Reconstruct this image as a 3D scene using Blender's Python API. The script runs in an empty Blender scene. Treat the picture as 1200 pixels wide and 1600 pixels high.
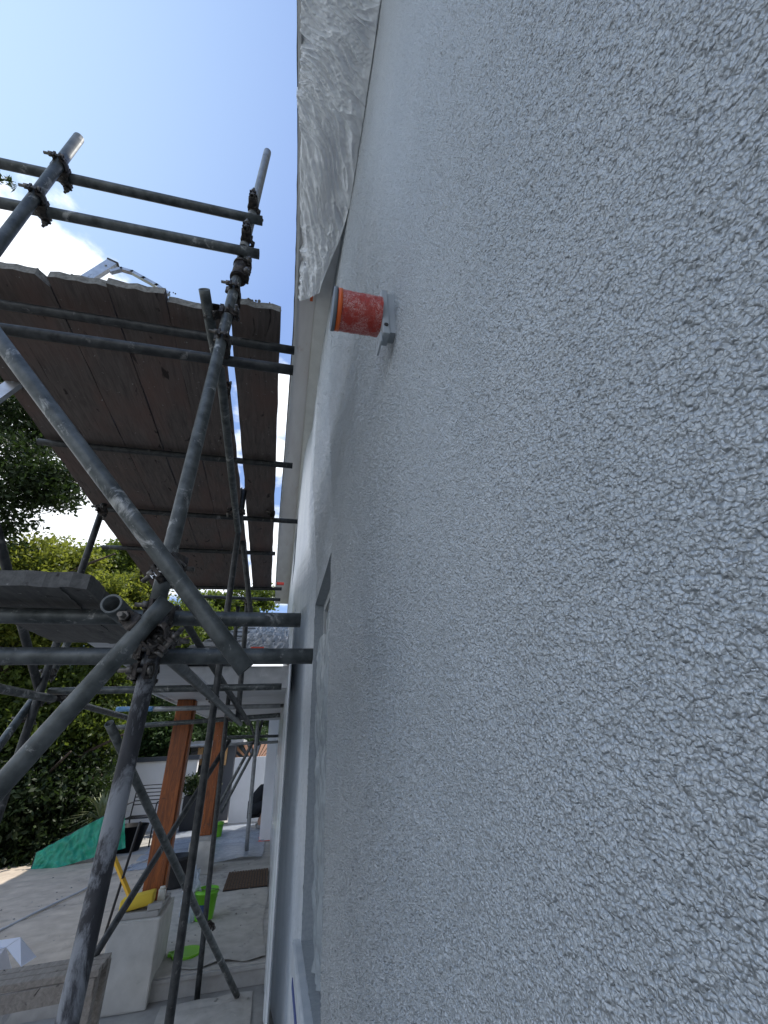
import bpy, bmesh, math, random
import numpy as np
from mathutils import Vector, Matrix, Quaternion
S = bpy.context.scene
COL = S.collection
random.seed(7); RNG = np.random.default_rng(11)

# ------------------------------------------------------------------ camera
# world: x towards the house, y along the wall, z up; origin is the photographer's eye
RM = np.array([[0.97259628, -0.22905814, -0.03986036],
               [0.07786395, 0.48243997, -0.87246139],
               [0.21907462, 0.84544902, 0.48705469]])
FPX = 644.74
cam_data = bpy.data.cameras.new('camera'); cam = bpy.data.objects.new('camera', cam_data); COL.objects.link(cam)
r_, d_, f_ = Vector(RM[0]), Vector(RM[1]), Vector(RM[2])
m = Matrix((r_, -d_, -f_)).transposed().to_4x4()
cam.matrix_world = m
cam_data.sensor_fit = 'HORIZONTAL'; cam_data.sensor_width = 36; cam_data.lens = FPX*36/1200
cam_data.clip_start = 0.02; cam_data.clip_end = 500
S.camera = cam

# ------------------------------------------------------------------ sky, sun, exposure
SUN_DIR = Vector((0.50, 0.30, 0.81)).normalized()
EL = math.asin(SUN_DIR.z); AZ = math.atan2(SUN_DIR.x, SUN_DIR.y)
W = bpy.data.worlds.new('World'); S.world = W; W.use_nodes = True
nt = W.node_tree; N = nt.nodes; Lk = nt.links; N.clear()
out = N.new('ShaderNodeOutputWorld'); bg = N.new('ShaderNodeBackground'); bg.inputs[1].default_value = 0.15
sky = N.new('ShaderNodeTexSky'); sky.sky_type = 'NISHITA'; sky.sun_disc = False
sky.sun_elevation = EL; sky.sun_rotation = AZ; sky.air_density = 1.0; sky.dust_density = 1.2; sky.ozone_density = 2.2
tc = N.new('ShaderNodeTexCoord')
mp = N.new('ShaderNodeMapping'); mp.inputs['Scale'].default_value = (1, 1, 1.9); mp.inputs['Location'].default_value = (0.62, 0.3, 0.1)
ns = N.new('ShaderNodeTexNoise'); ns.inputs['Scale'].default_value = 2.3; ns.inputs['Detail'].default_value = 9; ns.inputs['Roughness'].default_value = 0.55
Lk.new(tc.outputs['Generated'], mp.inputs[0]); Lk.new(mp.outputs[0], ns.inputs['Vector'])
sp = N.new('ShaderNodeSeparateXYZ'); Lk.new(tc.outputs['Generated'], sp.inputs[0])
# clouds thicken towards the horizon
el = N.new('ShaderNodeMapRange'); el.inputs['From Min'].default_value = 0.86; el.inputs['From Max'].default_value = 0.45
el.inputs['To Min'].default_value = -0.24; el.inputs['To Max'].default_value = 0.10
Lk.new(sp.outputs['Z'], el.inputs['Value'])
ad = N.new('ShaderNodeMath'); ad.operation = 'ADD'; Lk.new(ns.outputs['Fac'], ad.inputs[0]); Lk.new(el.outputs[0], ad.inputs[1])
last = ad
for dv, c0, amt in (((-.71,.82,1.06),.975,.30), ((-.091,.991,1.122),.985,.15), ((-.62,1.188,.70),.95,.18)):
    dn = N.new('ShaderNodeVectorMath'); dn.operation = 'DOT_PRODUCT'; dn.inputs[1].default_value = Vector(dv).normalized(); Lk.new(tc.outputs['Generated'], dn.inputs[0])
    rn = N.new('ShaderNodeMapRange'); rn.inputs['From Min'].default_value = c0; rn.inputs['From Max'].default_value = 1; rn.inputs['To Max'].default_value = amt; Lk.new(dn.outputs['Value'], rn.inputs['Value'])
    a2 = N.new('ShaderNodeMath'); a2.operation = 'ADD'; Lk.new(last.outputs[0], a2.inputs[0]); Lk.new(rn.outputs[0], a2.inputs[1]); last = a2
ad = last
cr = N.new('ShaderNodeMapRange'); cr.inputs['From Min'].default_value = 0.53; cr.inputs['From Max'].default_value = 0.60; cr.interpolation_type = 'SMOOTHSTEP'
Lk.new(ad.outputs[0], cr.inputs['Value'])
# thin veil that brightens the sky to the west
dt = N.new('ShaderNodeVectorMath'); dt.operation = 'DOT_PRODUCT'; dt.inputs[1].default_value = Vector((-0.72, 0.12, 0.68)).normalized()
Lk.new(tc.outputs['Generated'], dt.inputs[0])
hz = N.new('ShaderNodeMapRange'); hz.inputs['From Min'].default_value = 0.66; hz.inputs['From Max'].default_value = 1.0; hz.inputs['To Max'].default_value = 0.85
Lk.new(dt.outputs['Value'], hz.inputs['Value'])
m0 = N.new('ShaderNodeMix'); m0.data_type = 'RGBA'; m0.inputs['B'].default_value = (4.0, 5.3, 6.9, 1)
Lk.new(hz.outputs[0], m0.inputs['Factor'])
lift = N.new('ShaderNodeMix'); lift.data_type = 'RGBA'; lift.inputs['Factor'].default_value = 0.62; lift.inputs['B'].default_value = (1.5, 2.5, 5.1, 1)
Lk.new(sky.outputs[0], lift.inputs['A']); Lk.new(lift.outputs['Result'], m0.inputs['A'])
m1 = N.new('ShaderNodeMix'); m1.data_type = 'RGBA'; m1.inputs['B'].default_value = (7.6, 7.9, 8.4, 1)
Lk.new(cr.outputs[0], m1.inputs['Factor']); Lk.new(m0.outputs['Result'], m1.inputs['A'])
Lk.new(m1.outputs['Result'], bg.inputs[0]); Lk.new(bg.outputs[0], out.inputs[0])
sd = bpy.data.lights.new('sun', 'SUN'); sd.energy = 4.0; sd.angle = math.radians(0.5); sd.color = (1, 0.95, 0.86)
so = bpy.data.objects.new('sun', sd); so.rotation_euler = SUN_DIR.to_track_quat('Z', 'Y').to_euler(); so.location = (6, 4, 12); COL.objects.link(so)
vs = S.view_settings; vs.view_transform = 'Standard'; vs.look = 'None'; vs.gamma = 1; vs.use_curve_mapping = False; vs.exposure = 0.34

# ------------------------------------------------------------------ surveying helpers: sight a measured point on a real plane
def ray(u, v): return RM.T @ np.array([u-600, v-800, FPX])
def dep(u, v, D): return Vector(ray(u, v)/FPX*D)
def PX(u, v, X): r = ray(u, v); return Vector(r*X/r[0])
def PY(u, v, Y): r = ray(u, v); return Vector(r*Y/r[1])
def PZ(u, v, Z): r = ray(u, v); return Vector(r*Z/r[2])
GL, GT = -1.57, -1.45          # lower ground, terrace

# ------------------------------------------------------------------ material helpers
MATS = {}
def newmat(name, base=(.5,.5,.5), rough=.6, metal=0., spec=.5):
    m = bpy.data.materials.new(name); m.use_nodes = True
    b = m.node_tree.nodes['Principled BSDF']
    b.inputs['Base Color'].default_value = (*base, 1); b.inputs['Roughness'].default_value = rough
    b.inputs['Metallic'].default_value = metal; b.inputs['Specular IOR Level'].default_value = spec
    MATS[name] = m
    return m, m.node_tree, b
def coords(t, scale=(1,1,1), kind='Object', obj_random=True):
    c = t.nodes.new('ShaderNodeTexCoord'); mp = t.nodes.new('ShaderNodeMapping'); mp.inputs['Scale'].default_value = scale
    t.links.new(c.outputs[kind], mp.inputs[0])
    if obj_random:
        oi = t.nodes.new('ShaderNodeObjectInfo'); mu = t.nodes.new('ShaderNodeMath'); mu.operation = 'MULTIPLY'; mu.inputs[1].default_value = 37.
        t.links.new(oi.outputs['Random'], mu.inputs[0]); t.links.new(mu.outputs[0], mp.inputs['Location'])
    return mp.outputs[0]
def noise(t, vec, scale, detail=4, rough=.55, dist=0.):
    n = t.nodes.new('ShaderNodeTexNoise'); n.inputs['Scale'].default_value = scale; n.inputs['Detail'].default_value = detail
    n.inputs['Roughness'].default_value = rough; n.inputs['Distortion'].default_value = dist
    t.links.new(vec, n.inputs['Vector']); return n.outputs['Fac']
def ramp(t, fac, stops):
    r = t.nodes.new('ShaderNodeValToRGB'); e = r.color_ramp.elements
    while len(e) < len(stops): e.new(0.5)
    for i, (p, c) in enumerate(stops):
        e[i].position = p; e[i].color = (*c, 1) if isinstance(c, tuple) else (c, c, c, 1)
    t.links.new(fac, r.inputs[0]); return r.outputs[0]
def mix(t, fac, a, b):
    n = t.nodes.new('ShaderNodeMix'); n.data_type = 'RGBA'
    for k, v in (('Factor', fac), ('A', a), ('B', b)):
        if hasattr(v, 'links') or hasattr(v, 'is_linked'): t.links.new(v, n.inputs[k])
        elif k == 'Factor': n.inputs[k].default_value = v
        else: n.inputs[k].default_value = (*v, 1)
    return n.outputs['Result']
def bump(t, b, h, strength=.5, dist=.01):
    n = t.nodes.new('ShaderNodeBump'); n.inputs['Strength'].default_value = strength; n.inputs['Distance'].default_value = dist
    t.links.new(h, n.inputs['Height']); t.links.new(n.outputs[0], b.inputs['Normal']); return n

def speckled(name, a, b_, c=None, scale=30, rough=.6, metal=0, bstr=.3, bdist=.002, stretch=(1,1,1), cthr=(.6,.68), spec=.5, cscale=12):
    m, t, b = newmat(name, a, rough, metal, spec)
    v = coords(t, stretch)
    f = noise(t, v, scale, 6)
    col = ramp(t, f, [(.32, a), (.68, b_)])
    if c:
        f2 = noise(t, v, cscale, 8, .7, .6)
        msk = ramp(t, f2, [(cthr[0], 0.), (cthr[1], 1.)])
        col = mix(t, msk, col, c)
    t.links.new(col, b.inputs['Base Color'])
    bump(t, b, noise(t, v, scale*2.2, 6, .65), bstr, bdist)
    return m
# metals
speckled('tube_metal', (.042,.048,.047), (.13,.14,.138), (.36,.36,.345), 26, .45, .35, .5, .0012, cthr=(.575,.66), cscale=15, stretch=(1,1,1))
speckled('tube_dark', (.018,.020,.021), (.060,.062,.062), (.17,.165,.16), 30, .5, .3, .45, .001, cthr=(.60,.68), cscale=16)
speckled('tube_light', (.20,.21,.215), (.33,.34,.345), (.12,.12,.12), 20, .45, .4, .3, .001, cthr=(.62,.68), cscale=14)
speckled('tube_painted', (.022,.022,.026), (.05,.05,.056), (.25,.26,.28), 30, .6, .15, .7, .0015, cthr=(.50,.60), cscale=13, stretch=(1,1,.55))
speckled('tube_blue', (.05,.20,.42), (.25,.40,.55), (.5,.52,.55), 20, .4, 0, .3, .001)
speckled('coupler_metal', (.02,.018,.018), (.09,.075,.065), (.30,.28,.25), 60, .55, .5, .8, .002, cthr=(.60,.66), cscale=50)
speckled('bolt_metal', (.05,.048,.045), (.22,.20,.18), None, 80, .45, .6, .5, .001)
speckled('aluminium', (.45,.46,.47), (.62,.63,.64), (.3,.3,.3), 18, .35, .8, .2, .001)
# wood
def wood(name, a, b_, knots=(.02,.012,.01), tint=None, rough=.75, st=(9,1,9)):
    m, t, b = newmat(name, a, rough)
    v = coords(t, st)
    g = noise(t, v, 6, 8, .65, .8)
    col = ramp(t, g, [(.3, a), (.7, b_)])
    v2 = coords(t, (2.2,.9,2.2))
    if tint:
        col = mix(t, ramp(t, noise(t, v2, 2.5, 4), [(.45, 0.), (.7, .8)]), col, tint)
    k = ramp(t, noise(t, v2, 7, 3, .5, 1.4), [(.66, 0.), (.72, 1.)])
    col = mix(t, k, col, knots)
    sp = ramp(t, noise(t, coords(t, (1,1,1)), 55, 3, .5), [(.70, 0.), (.74, .8)])
    col = mix(t, sp, col, (.32,.31,.29))
    t.links.new(col, b.inputs['Base Color'])
    bump(t, b, g, .6, .003)
    return m
wood('board_wood', (.062,.050,.045), (.145,.118,.105), tint=(.14,.085,.07))
wood('grey_board_wood', (.06,.058,.056), (.14,.135,.125))
wood('bench_wood', (.20,.175,.15), (.36,.32,.28), st=(9,1,9))
wood('post_wood', (.085,.020,.004), (.36,.095,.012), rough=.5, st=(9,9,1), knots=(.10,.03,.01))
wood('clad_wood', (.45,.26,.12), (.62,.38,.18), st=(9,9,1))
speckled('board_end', (.20,.19,.175), (.38,.37,.34), None, 60, .9, 0, .9, .004)
# building
def stipple(name, c0, c1, rough, dist):
    m, t, b = newmat(name, c0, rough, 0, .75)
    v = coords(t, (1,1,1), obj_random=False)
    big = noise(t, v, 2.1, 5, .6, .4)
    stain = ramp(t, noise(t, coords(t, (1,1,.35), obj_random=False), 5, 4, .6, .8), [(.56, 0.), (.85, .16)])
    col = ramp(t, big, [(.3, c0), (.7, c1)])
    col = mix(t, stain, col, (.38,.41,.43)); t.links.new(col, b.inputs['Base Color'])
    # rounded grains of roughcast paint
    wv = t.nodes.new('ShaderNodeTexNoise'); wv.inputs['Scale'].default_value = 230; wv.inputs['Detail'].default_value = 1; t.links.new(v, wv.inputs['Vector'])
    va = t.nodes.new('ShaderNodeVectorMath'); va.operation = 'MULTIPLY_ADD'; va.inputs[1].default_value = (.0035,.0035,.0035); t.links.new(wv.outputs['Color'], va.inputs[0]); t.links.new(v, va.inputs[2])
    vo = t.nodes.new('ShaderNodeTexVoronoi'); vo.feature = 'F1'; vo.inputs['Scale'].default_value = 330; t.links.new(va.outputs[0], vo.inputs['Vector'])
    sq = t.nodes.new('ShaderNodeMath'); sq.operation = 'MULTIPLY'; t.links.new(vo.outputs['Distance'], sq.inputs[0]); t.links.new(vo.outputs['Distance'], sq.inputs[1])
    inv = t.nodes.new('ShaderNodeMath'); inv.operation = 'MULTIPLY_ADD'; inv.inputs[1].default_value = -1.15; inv.inputs[2].default_value = 1; t.links.new(sq.outputs[0], inv.inputs[0])
    nA = noise(t, v, 190, 1, .5, 0); mm = t.nodes.new('ShaderNodeMath'); mm.operation = 'MULTIPLY_ADD'; mm.inputs[1].default_value = 1.3; t.links.new(nA, mm.inputs[0]); t.links.new(inv.outputs[0], mm.inputs[2])
    m3 = t.nodes.new('ShaderNodeMath'); m3.operation = 'MULTIPLY_ADD'; m3.inputs[1].default_value = 2.0; t.links.new(noise(t, v, 85, 2, .5, 0), m3.inputs[0]); t.links.new(mm.outputs[0], m3.inputs[2])
    bump(t, b, m3.outputs[0], 1.0, dist)
stipple('render_paint', (.51,.55,.58), (.58,.615,.64), .28, .0037)
m, t, b = newmat('smooth_render', (.56,.60,.645), .38, 0, .5)
v = coords(t, (1,1,.18), obj_random=False)
t.links.new(ramp(t, noise(t, v, 9, 4), [(.35, (.50,.545,.59)), (.7, (.64,.67,.70))]), b.inputs['Base Color'])
bump(t, b, noise(t, coords(t, (1,1,1), obj_random=False), 150, 5, .65), .5, .003)
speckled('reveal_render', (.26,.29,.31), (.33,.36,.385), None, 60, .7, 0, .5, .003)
speckled('white_wall', (.80,.80,.81), (.86,.86,.87), None, 4, .75, 0, .1, .002)
speckled('plinth_render', (.44,.425,.39), (.54,.52,.48), (.36,.34,.31), 9, .8, 0, .4, .003, cthr=(.62,.75), cscale=5)
speckled('soffit_paint', (.72,.70,.69), (.80,.79,.78), (.66,.60,.57), 10, .7, 0, .3, .003, stretch=(1,.25,1))
speckled('fascia_paint', (.62,.63,.63), (.72,.73,.73), None, 9, .45)
speckled('grey_fascia', (.33,.335,.34), (.45,.455,.46), (.55,.55,.55), 12, .6, 0, .3, .002)
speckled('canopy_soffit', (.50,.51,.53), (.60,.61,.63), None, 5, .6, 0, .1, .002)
speckled('dark_trim', (.02,.021,.023), (.045,.046,.05), None, 30, .5)
speckled('roof_tile', (.16,.165,.17), (.27,.275,.28), None, 30, .8, 0, .6, .004)
speckled('window_frame', (.45,.47,.48), (.53,.55,.56), None, 10, .4)
m, t, b = newmat('dark_glass', (.03,.035,.04), .08, 0, .6)
# sheets
def film(name, col, alpha, rough=.25, trans=.35, bd=.006):
    m = bpy.data.materials.new(name); m.use_nodes = True; t = m.node_tree; t.nodes.clear()
    o = t.nodes.new('ShaderNodeOutputMaterial')
    p = t.nodes.new('ShaderNodeBsdfPrincipled'); p.inputs['Base Color'].default_value = (*col, 1); p.inputs['Roughness'].default_value = rough
    p.inputs['Specular IOR Level'].default_value = .6
    tl = t.nodes.new('ShaderNodeBsdfTranslucent'); tl.inputs[0].default_value = (*col, 1)
    mx = t.nodes.new('ShaderNodeMixShader'); mx.inputs[0].default_value = trans
    t.links.new(p.outputs[0], mx.inputs[1]); t.links.new(tl.outputs[0], mx.inputs[2])
    tr = t.nodes.new('ShaderNodeBsdfTransparent'); m2 = t.nodes.new('ShaderNodeMixShader')
    v = coords(t, (1,1,1), obj_random=False)
    a = ramp(t, noise(t, v, 14, 5, .6, 1.2), [(.3, max(0, alpha-.15)), (.7, min(1, alpha+.1))])
    t.links.new(a, m2.inputs[0]); t.links.new(tr.outputs[0], m2.inputs[1]); t.links.new(mx.outputs[0], m2.inputs[2])
    bn = t.nodes.new('ShaderNodeBump'); bn.inputs['Strength'].default_value = .6; bn.inputs['Distance'].default_value = bd
    t.links.new(noise(t, v, 22, 4, .5, 2.0), bn.inputs['Height']); t.links.new(bn.outputs[0], p.inputs['Normal'])
    t.links.new(m2.outputs[0], o.inputs[0]); MATS[name] = m; return m
film('masking_film', (.88,.92,.98), 1.1, .22, .2, .0018)
film('shiny_film', (.80,.84,.87), 1.1, .12, .15, .0008)
film('clear_film', (.62,.68,.76), .55, .18, .3)
film('window_film', (.42,.47,.50), .85, .22, .2)
film('ground_film', (.50,.55,.63), .8, .22, .15)
speckled('dust_sheet', (.47,.39,.305), (.62,.52,.41), (.33,.275,.22), 7, .95, 0, .5, .004, cthr=(.55,.72), cscale=3)
speckled('terrace_stone', (.36,.34,.31), (.48,.455,.42), (.20,.20,.195), 8, .85, 0, .5, .004, cthr=(.55,.72), cscale=4)
speckled('lower_concrete', (.26,.25,.235), (.34,.33,.31), (.25,.245,.235), 8, .9, 0, .5, .004, cthr=(.55,.72), cscale=4)
speckled('riser_render', (.30,.29,.275), (.38,.37,.35), None, 14, .85, 0, .4, .003)
speckled('earth', (.035,.028,.02), (.075,.06,.042), None, 6, 1, 0, .8, .02)
speckled('grass_ground', (.035,.06,.018), (.07,.10,.03), None, 9, 1, 0, .8, .02)
# orange duct wrapped in creased film
m, t, b = newmat('orange_wrapped', (.5,.05,.015), .28, 0, .6)
v = coords(t, (1,1,1), obj_random=False)
n1 = noise(t, v, 95, 5, .6, 2.2)
w_ = ramp(t, n1, [(.455, 0.), (.505, 1.), (.555, 0.)])
n2 = ramp(t, noise(t, v, 40, 3), [(.40, 0.), (.58, 1.)])
mm = t.nodes.new('ShaderNodeMath'); mm.operation = 'MULTIPLY'; t.links.new(w_, mm.inputs[0]); t.links.new(n2, mm.inputs[1])
col = mix(t, mm.outputs[0], (.42,.030,.014), (.72,.50,.47)); t.links.new(col, b.inputs['Base Color'])
bump(t, b, n1, .8, .004)
for nm, c, r in [('orange_plain',(.75,.13,.02),.35),('grey_plastic',(.13,.15,.17),.5),('bracket_grey',(.36,.39,.41),.6),('red_tape',(.75,.07,.04),.5),
                 ('pipe_dark',(.03,.03,.03),.8),
                 ('blue_tape',(.06,.09,.26),.6),('green_plastic',(.16,.50,.02),.35),('lime_lid',(.20,.55,.03),.35),('yellow_sponge',(.62,.44,.04),.8),
                 ('yellow_handle',(.65,.36,.02),.4),('black_plastic',(.02,.02,.022),.45),('black_metal',(.02,.02,.022),.4),('white_card',(.72,.74,.80),.7),
                 ('black_cloth',(.015,.016,.02),.9),('skin',(.45,.27,.20),.6),('hair',(.03,.02,.015),.8),('grey_trouser',(.10,.11,.12),.9),('glass_jar',(.5,.55,.55),.1),
                 ('label_blue',(.03,.06,.15),.5),('cream',(.6,.58,.52),.7),('bark',(.07,.05,.035),.95),('rope_white',(.5,.5,.5),.8),('copper',(.50,.27,.17),.5),
                 ('slate_blue',(.05,.06,.08),.5),('cushion_dark',(.03,.032,.035),.9),('shoe_grey',(.3,.3,.3),.8),('red_mark',(.45,.02,.02),.6)]:
    newmat(nm, c, r)
speckled('green_tarp', (.01,.22,.13), (.02,.34,.21), (.03,.26,.18), 12, .5, 0, .6, .01)
speckled('coir_mat', (.07,.045,.03), (.14,.09,.06), None, 120, 1, 0, 1, .004)
def leafmat(name, lo, hi, tr, trans=.35):
    m = bpy.data.materials.new(name); m.use_nodes = True; t = m.node_tree
    b = t.nodes['Principled BSDF']; b.inputs['Roughness'].default_value = .5; b.inputs['Specular IOR Level'].default_value = .3
    at = t.nodes.new('ShaderNodeAttribute'); at.attribute_name = 'tone'
    c = ramp(t, at.outputs['Fac'], [(0., lo), (1., hi)]); t.links.new(c, b.inputs['Base Color'])
    tl = t.nodes.new('ShaderNodeBsdfTranslucent'); tl.inputs[0].default_value = (*tr, 1)
    mx = t.nodes.new('ShaderNodeMixShader'); mx.inputs[0].default_value = trans
    o = t.nodes['Material Output']
    t.links.new(b.outputs[0], mx.inputs[1]); t.links.new(tl.outputs[0], mx.inputs[2]); t.links.new(mx.outputs[0], o.inputs[0])
    MATS[name] = m
leafmat('leaf_dark', (.012,.022,.010), (.042,.065,.020), (.05,.09,.015), .25)
leafmat('leaf_mid', (.035,.06,.016), (.13,.17,.035), (.20,.27,.03), .4)
leafmat('leaf_yellow', (.045,.08,.018), (.23,.25,.04), (.34,.38,.05), .42)
leafmat('leaf_fir', (.03,.06,.022), (.07,.12,.04), (.08,.14,.03), .2)
leafmat('leaf_spiky', (.10,.14,.06), (.34,.36,.20), (.2,.25,.08), .2)

# ------------------------------------------------------------------ mesh helpers
def tag(o, label=None, cat=None, group=None, kind=None):
    if label: o['label'] = label
    if cat: o['category'] = cat
    if group: o['group'] = group
    if kind: o['kind'] = kind
    return o
def thing(name, loc, label, cat, group=None):
    o = bpy.data.objects.new(name, None); o.location = loc; o.empty_display_size = .1; COL.objects.link(o)
    return tag(o, label, cat, group)
def link(name, me, mat, parent=None, world=True):
    """mesh coordinates are world coordinates; the parent only holds the pieces together"""
    o = bpy.data.objects.new(name, me); COL.objects.link(o)
    if isinstance(mat, str): mat = [mat]
    if not me.materials:
        for k in mat: me.materials.append(MATS[k])
    if parent is not None:
        o.parent = parent
        if world:
            # pieces of a mesh part already share its world coordinates
            if parent.type == 'EMPTY': o.matrix_parent_inverse = Matrix.Translation(-parent.location)
    return o
def bm_obj(name, bm, mat, parent=None, smooth=False):
    bmesh.ops.recalc_face_normals(bm, faces=bm.faces)
    me = bpy.data.meshes.new(name); bm.to_mesh(me); bm.free()
    if smooth:
        for p in me.polygons: p.use_smooth = True
    return link(name, me, mat, parent)
def frame_of(d):
    d = d.normalized(); up = Vector((0,0,1)) if abs(d.z) < .95 else Vector((1,0,0))
    s = d.cross(up).normalized(); u = s.cross(d).normalized(); return s, u
def box(bm, c, ax, ay, az, bev=0):
    """box with centre c and half axes"""
    vs = [bm.verts.new(c + ax*i + ay*j + az*k) for i in (-1,1) for j in (-1,1) for k in (-1,1)]
    fs = []
    for q in ((0,1,3,2),(4,6,7,5),(0,4,5,1),(2,3,7,6),(0,2,6,4),(1,5,7,3)): fs.append(bm.faces.new([vs[i] for i in q]))
    if bev:
        es = list({e for f in fs for e in f.edges})
        bmesh.ops.bevel(bm, geom=es, offset=bev, segments=2, affect='EDGES', profile=.6)
def abox(bm, x0, x1, y0, y1, z0, z1, bev=0):
    box(bm, Vector(((x0+x1)/2,(y0+y1)/2,(z0+z1)/2)), Vector((abs(x1-x0)/2,0,0)), Vector((0,abs(y1-y0)/2,0)), Vector((0,0,abs(z1-z0)/2)), bev)
def cyl(bm, a, b, r, n=20, r2=None, cap=True):
    d = b-a; s, u = frame_of(d); r2 = r if r2 is None else r2
    A = [bm.verts.new(a + (s*math.cos(t)+u*math.sin(t))*r) for t in [2*math.pi*i/n for i in range(n)]]
    B = [bm.verts.new(b + (s*math.cos(t)+u*math.sin(t))*r2) for t in [2*math.pi*i/n for i in range(n)]]
    for i in range(n):
        f = bm.faces.new([A[i], A[(i+1)%n], B[(i+1)%n], B[i]]); f.smooth = True
    if cap: bm.faces.new(A[::-1]); bm.faces.new(B)
def tubemesh(bm, a, b, r=.0202, wall=.004, n=24, segs=10, wob=.0006):
    """hollow tube, slightly uneven like a used one"""
    d = b-a; L = d.length; s, u = frame_of(d)
    rings = []
    ph = random.random()*9
    for k in range(segs+1):
        t = k/segs; c = a + d*t + s*(math.sin(t*3.1+ph)*wob*L) + u*(math.cos(t*2.3+ph)*wob*L)
        rings.append([bm.verts.new(c + (s*math.cos(q)+u*math.sin(q))*(r*(1+random.uniform(-.006,.006)))) for q in [2*math.pi*i/n for i in range(n)]])
    for k in range(segs):
        for i in range(n):
            f = bm.faces.new([rings[k][i], rings[k][(i+1)%n], rings[k+1][(i+1)%n], rings[k+1][i]]); f.smooth = True
    for end, inw in ((0, .25), (segs, -.25)):
        R = rings[end]; cen = sum((v.co for v in R), Vector())/n; dd = d.normalized()*inw*min(1, L)
        I = [bm.verts.new(cen + (v.co-cen)*((r-wall)/r)) for v in R]
        J = [bm.verts.new(cen + (v.co-cen)*((r-wall)/r) + dd) for v in R]
        for i in range(n):
            bm.faces.new([R[i], I[i], I[(i+1)%n], R[(i+1)%n]])
            f = bm.faces.new([I[i], J[i], J[(i+1)%n], I[(i+1)%n]]); f.smooth = True
        bm.faces.new(J)
def sweep(bm, pts, r, n=8, close=False):
    pts = [Vector(p) for p in pts]; rings = []
    for i, p in enumerate(pts):
        d = (pts[min(i+1, len(pts)-1)] - pts[max(i-1, 0)]); s, u = frame_of(d)
        rr = r(i/(len(pts)-1)) if callable(r) else r
        rings.append([bm.verts.new(p + (s*math.cos(q)+u*math.sin(q))*rr) for q in [2*math.pi*k/n for k in range(n)]])
    for a, b in zip(rings, rings[1:]):
        for i in range(n):
            f = bm.faces.new([a[i], a[(i+1)%n], b[(i+1)%n], b[i]]); f.smooth = True
    bm.faces.new(rings[0][::-1]); bm.faces.new(rings[-1])
def grid_mesh(name, P, smooth=True, mask=None):
    """P: (n, m, 3) array of points -> quad mesh; mask (n-1, m-1) keeps faces"""
    n, m = P.shape[:2]
    idx = np.arange(n*m).reshape(n, m)
    q = np.stack([idx[:-1,:-1], idx[1:,:-1], idx[1:,1:], idx[:-1,1:]], -1).reshape(-1, 4)
    if mask is not None: q = q[mask.reshape(-1)]
    return quads_mesh(name, P.reshape(-1, 3), q, smooth)
def quads_mesh(name, V, q, smooth=True, tone=None):
    me = bpy.data.meshes.new(name)
    me.vertices.add(len(V)); me.vertices.foreach_set('co', np.ascontiguousarray(V, dtype=np.float32).ravel())
    k = q.shape[1]
    me.loops.add(q.size); me.loops.foreach_set('vertex_index', np.ascontiguousarray(q, dtype=np.int32).ravel())
    me.polygons.add(len(q)); me.polygons.foreach_set('loop_start', np.arange(0, q.size, k, dtype=np.int32))
    me.polygons.foreach_set('loop_total', np.full(len(q), k, dtype=np.int32))
    me.update(calc_edges=True)
    me.polygons.foreach_set('use_smooth', np.full(len(q), smooth))
    if tone is not None:
        at = me.attributes.new('tone', 'FLOAT', 'FACE'); at.data.foreach_set('value', np.asarray(tone, dtype=np.float32))
    return me
def bandnoise(n, lo, hi, seed, aniso=(1,1)):
    """periodic noise holding wavelengths lo..hi samples"""
    g = np.random.default_rng(seed); w = np.fft.rfft2(g.standard_normal((n, n)))
    fy = np.fft.fftfreq(n)[:, None]*aniso[0]; fx = np.fft.rfftfreq(n)[None, :]*aniso[1]
    f = np.sqrt(fx*fx+fy*fy)+1e-9
    k = np.exp(-((np.log(f)-math.log(1/math.sqrt(lo*hi)))/(.5*math.log(hi/lo)))**2)
    h = np.fft.irfft2(w*k, (n, n)); return h/h.std()
def sample(h, a, b):
    n, m = h.shape; a = np.mod(a, n); b = np.mod(b, m)
    i = np.floor(a).astype(int); j = np.floor(b).astype(int); u = a-i; v = b-j; i2 = (i+1) % n; j2 = (j+1) % m; i %= n; j %= m
    return h[i,j]*(1-u)*(1-v)+h[i2,j]*u*(1-v)+h[i,j2]*(1-u)*v+h[i2,j2]*u*v
def ss(x, a, b):
    t = np.clip((x-a)/(b-a), 0, 1); return t*t*(3-2*t)

# ================================================================== GROUND
P = np.array([[[x, y, GL-.04 - .0*abs(x)] for x in np.linspace(-150, 150, 25)] for y in np.linspace(-100, 200, 25)], float)
tag(link('ground', grid_mesh('ground', P), 'grass_ground'), kind='structure')
bm = bmesh.new(); abox(bm, -12, .5, -12, 4.62, GL-.3, GL); tag(bm_obj('lower_path', bm, 'lower_concrete'), kind='structure')
bm = bmesh.new(); abox(bm, -3.9, 2.0, 4.62, 13.5, GL-.3, GT, .008); tag(bm_obj('terrace', bm, 'terrace_stone'), kind='structure')
bm = bmesh.new(); abox(bm, -.98, .18, 4.598, 4.617, GL+.002, GT-.03); abox(bm, -.98, .18, 4.585, 4.617, GT-.027, GT-.004, .003)
tag(bm_obj('step', bm, 'riser_render'), kind='structure')
bm = bmesh.new(); abox(bm, -14, -3.9, 4.7, 20, GL-.3, GL-.02); tag(bm_obj('garden_bed', bm, 'earth'), kind='structure')

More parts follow.
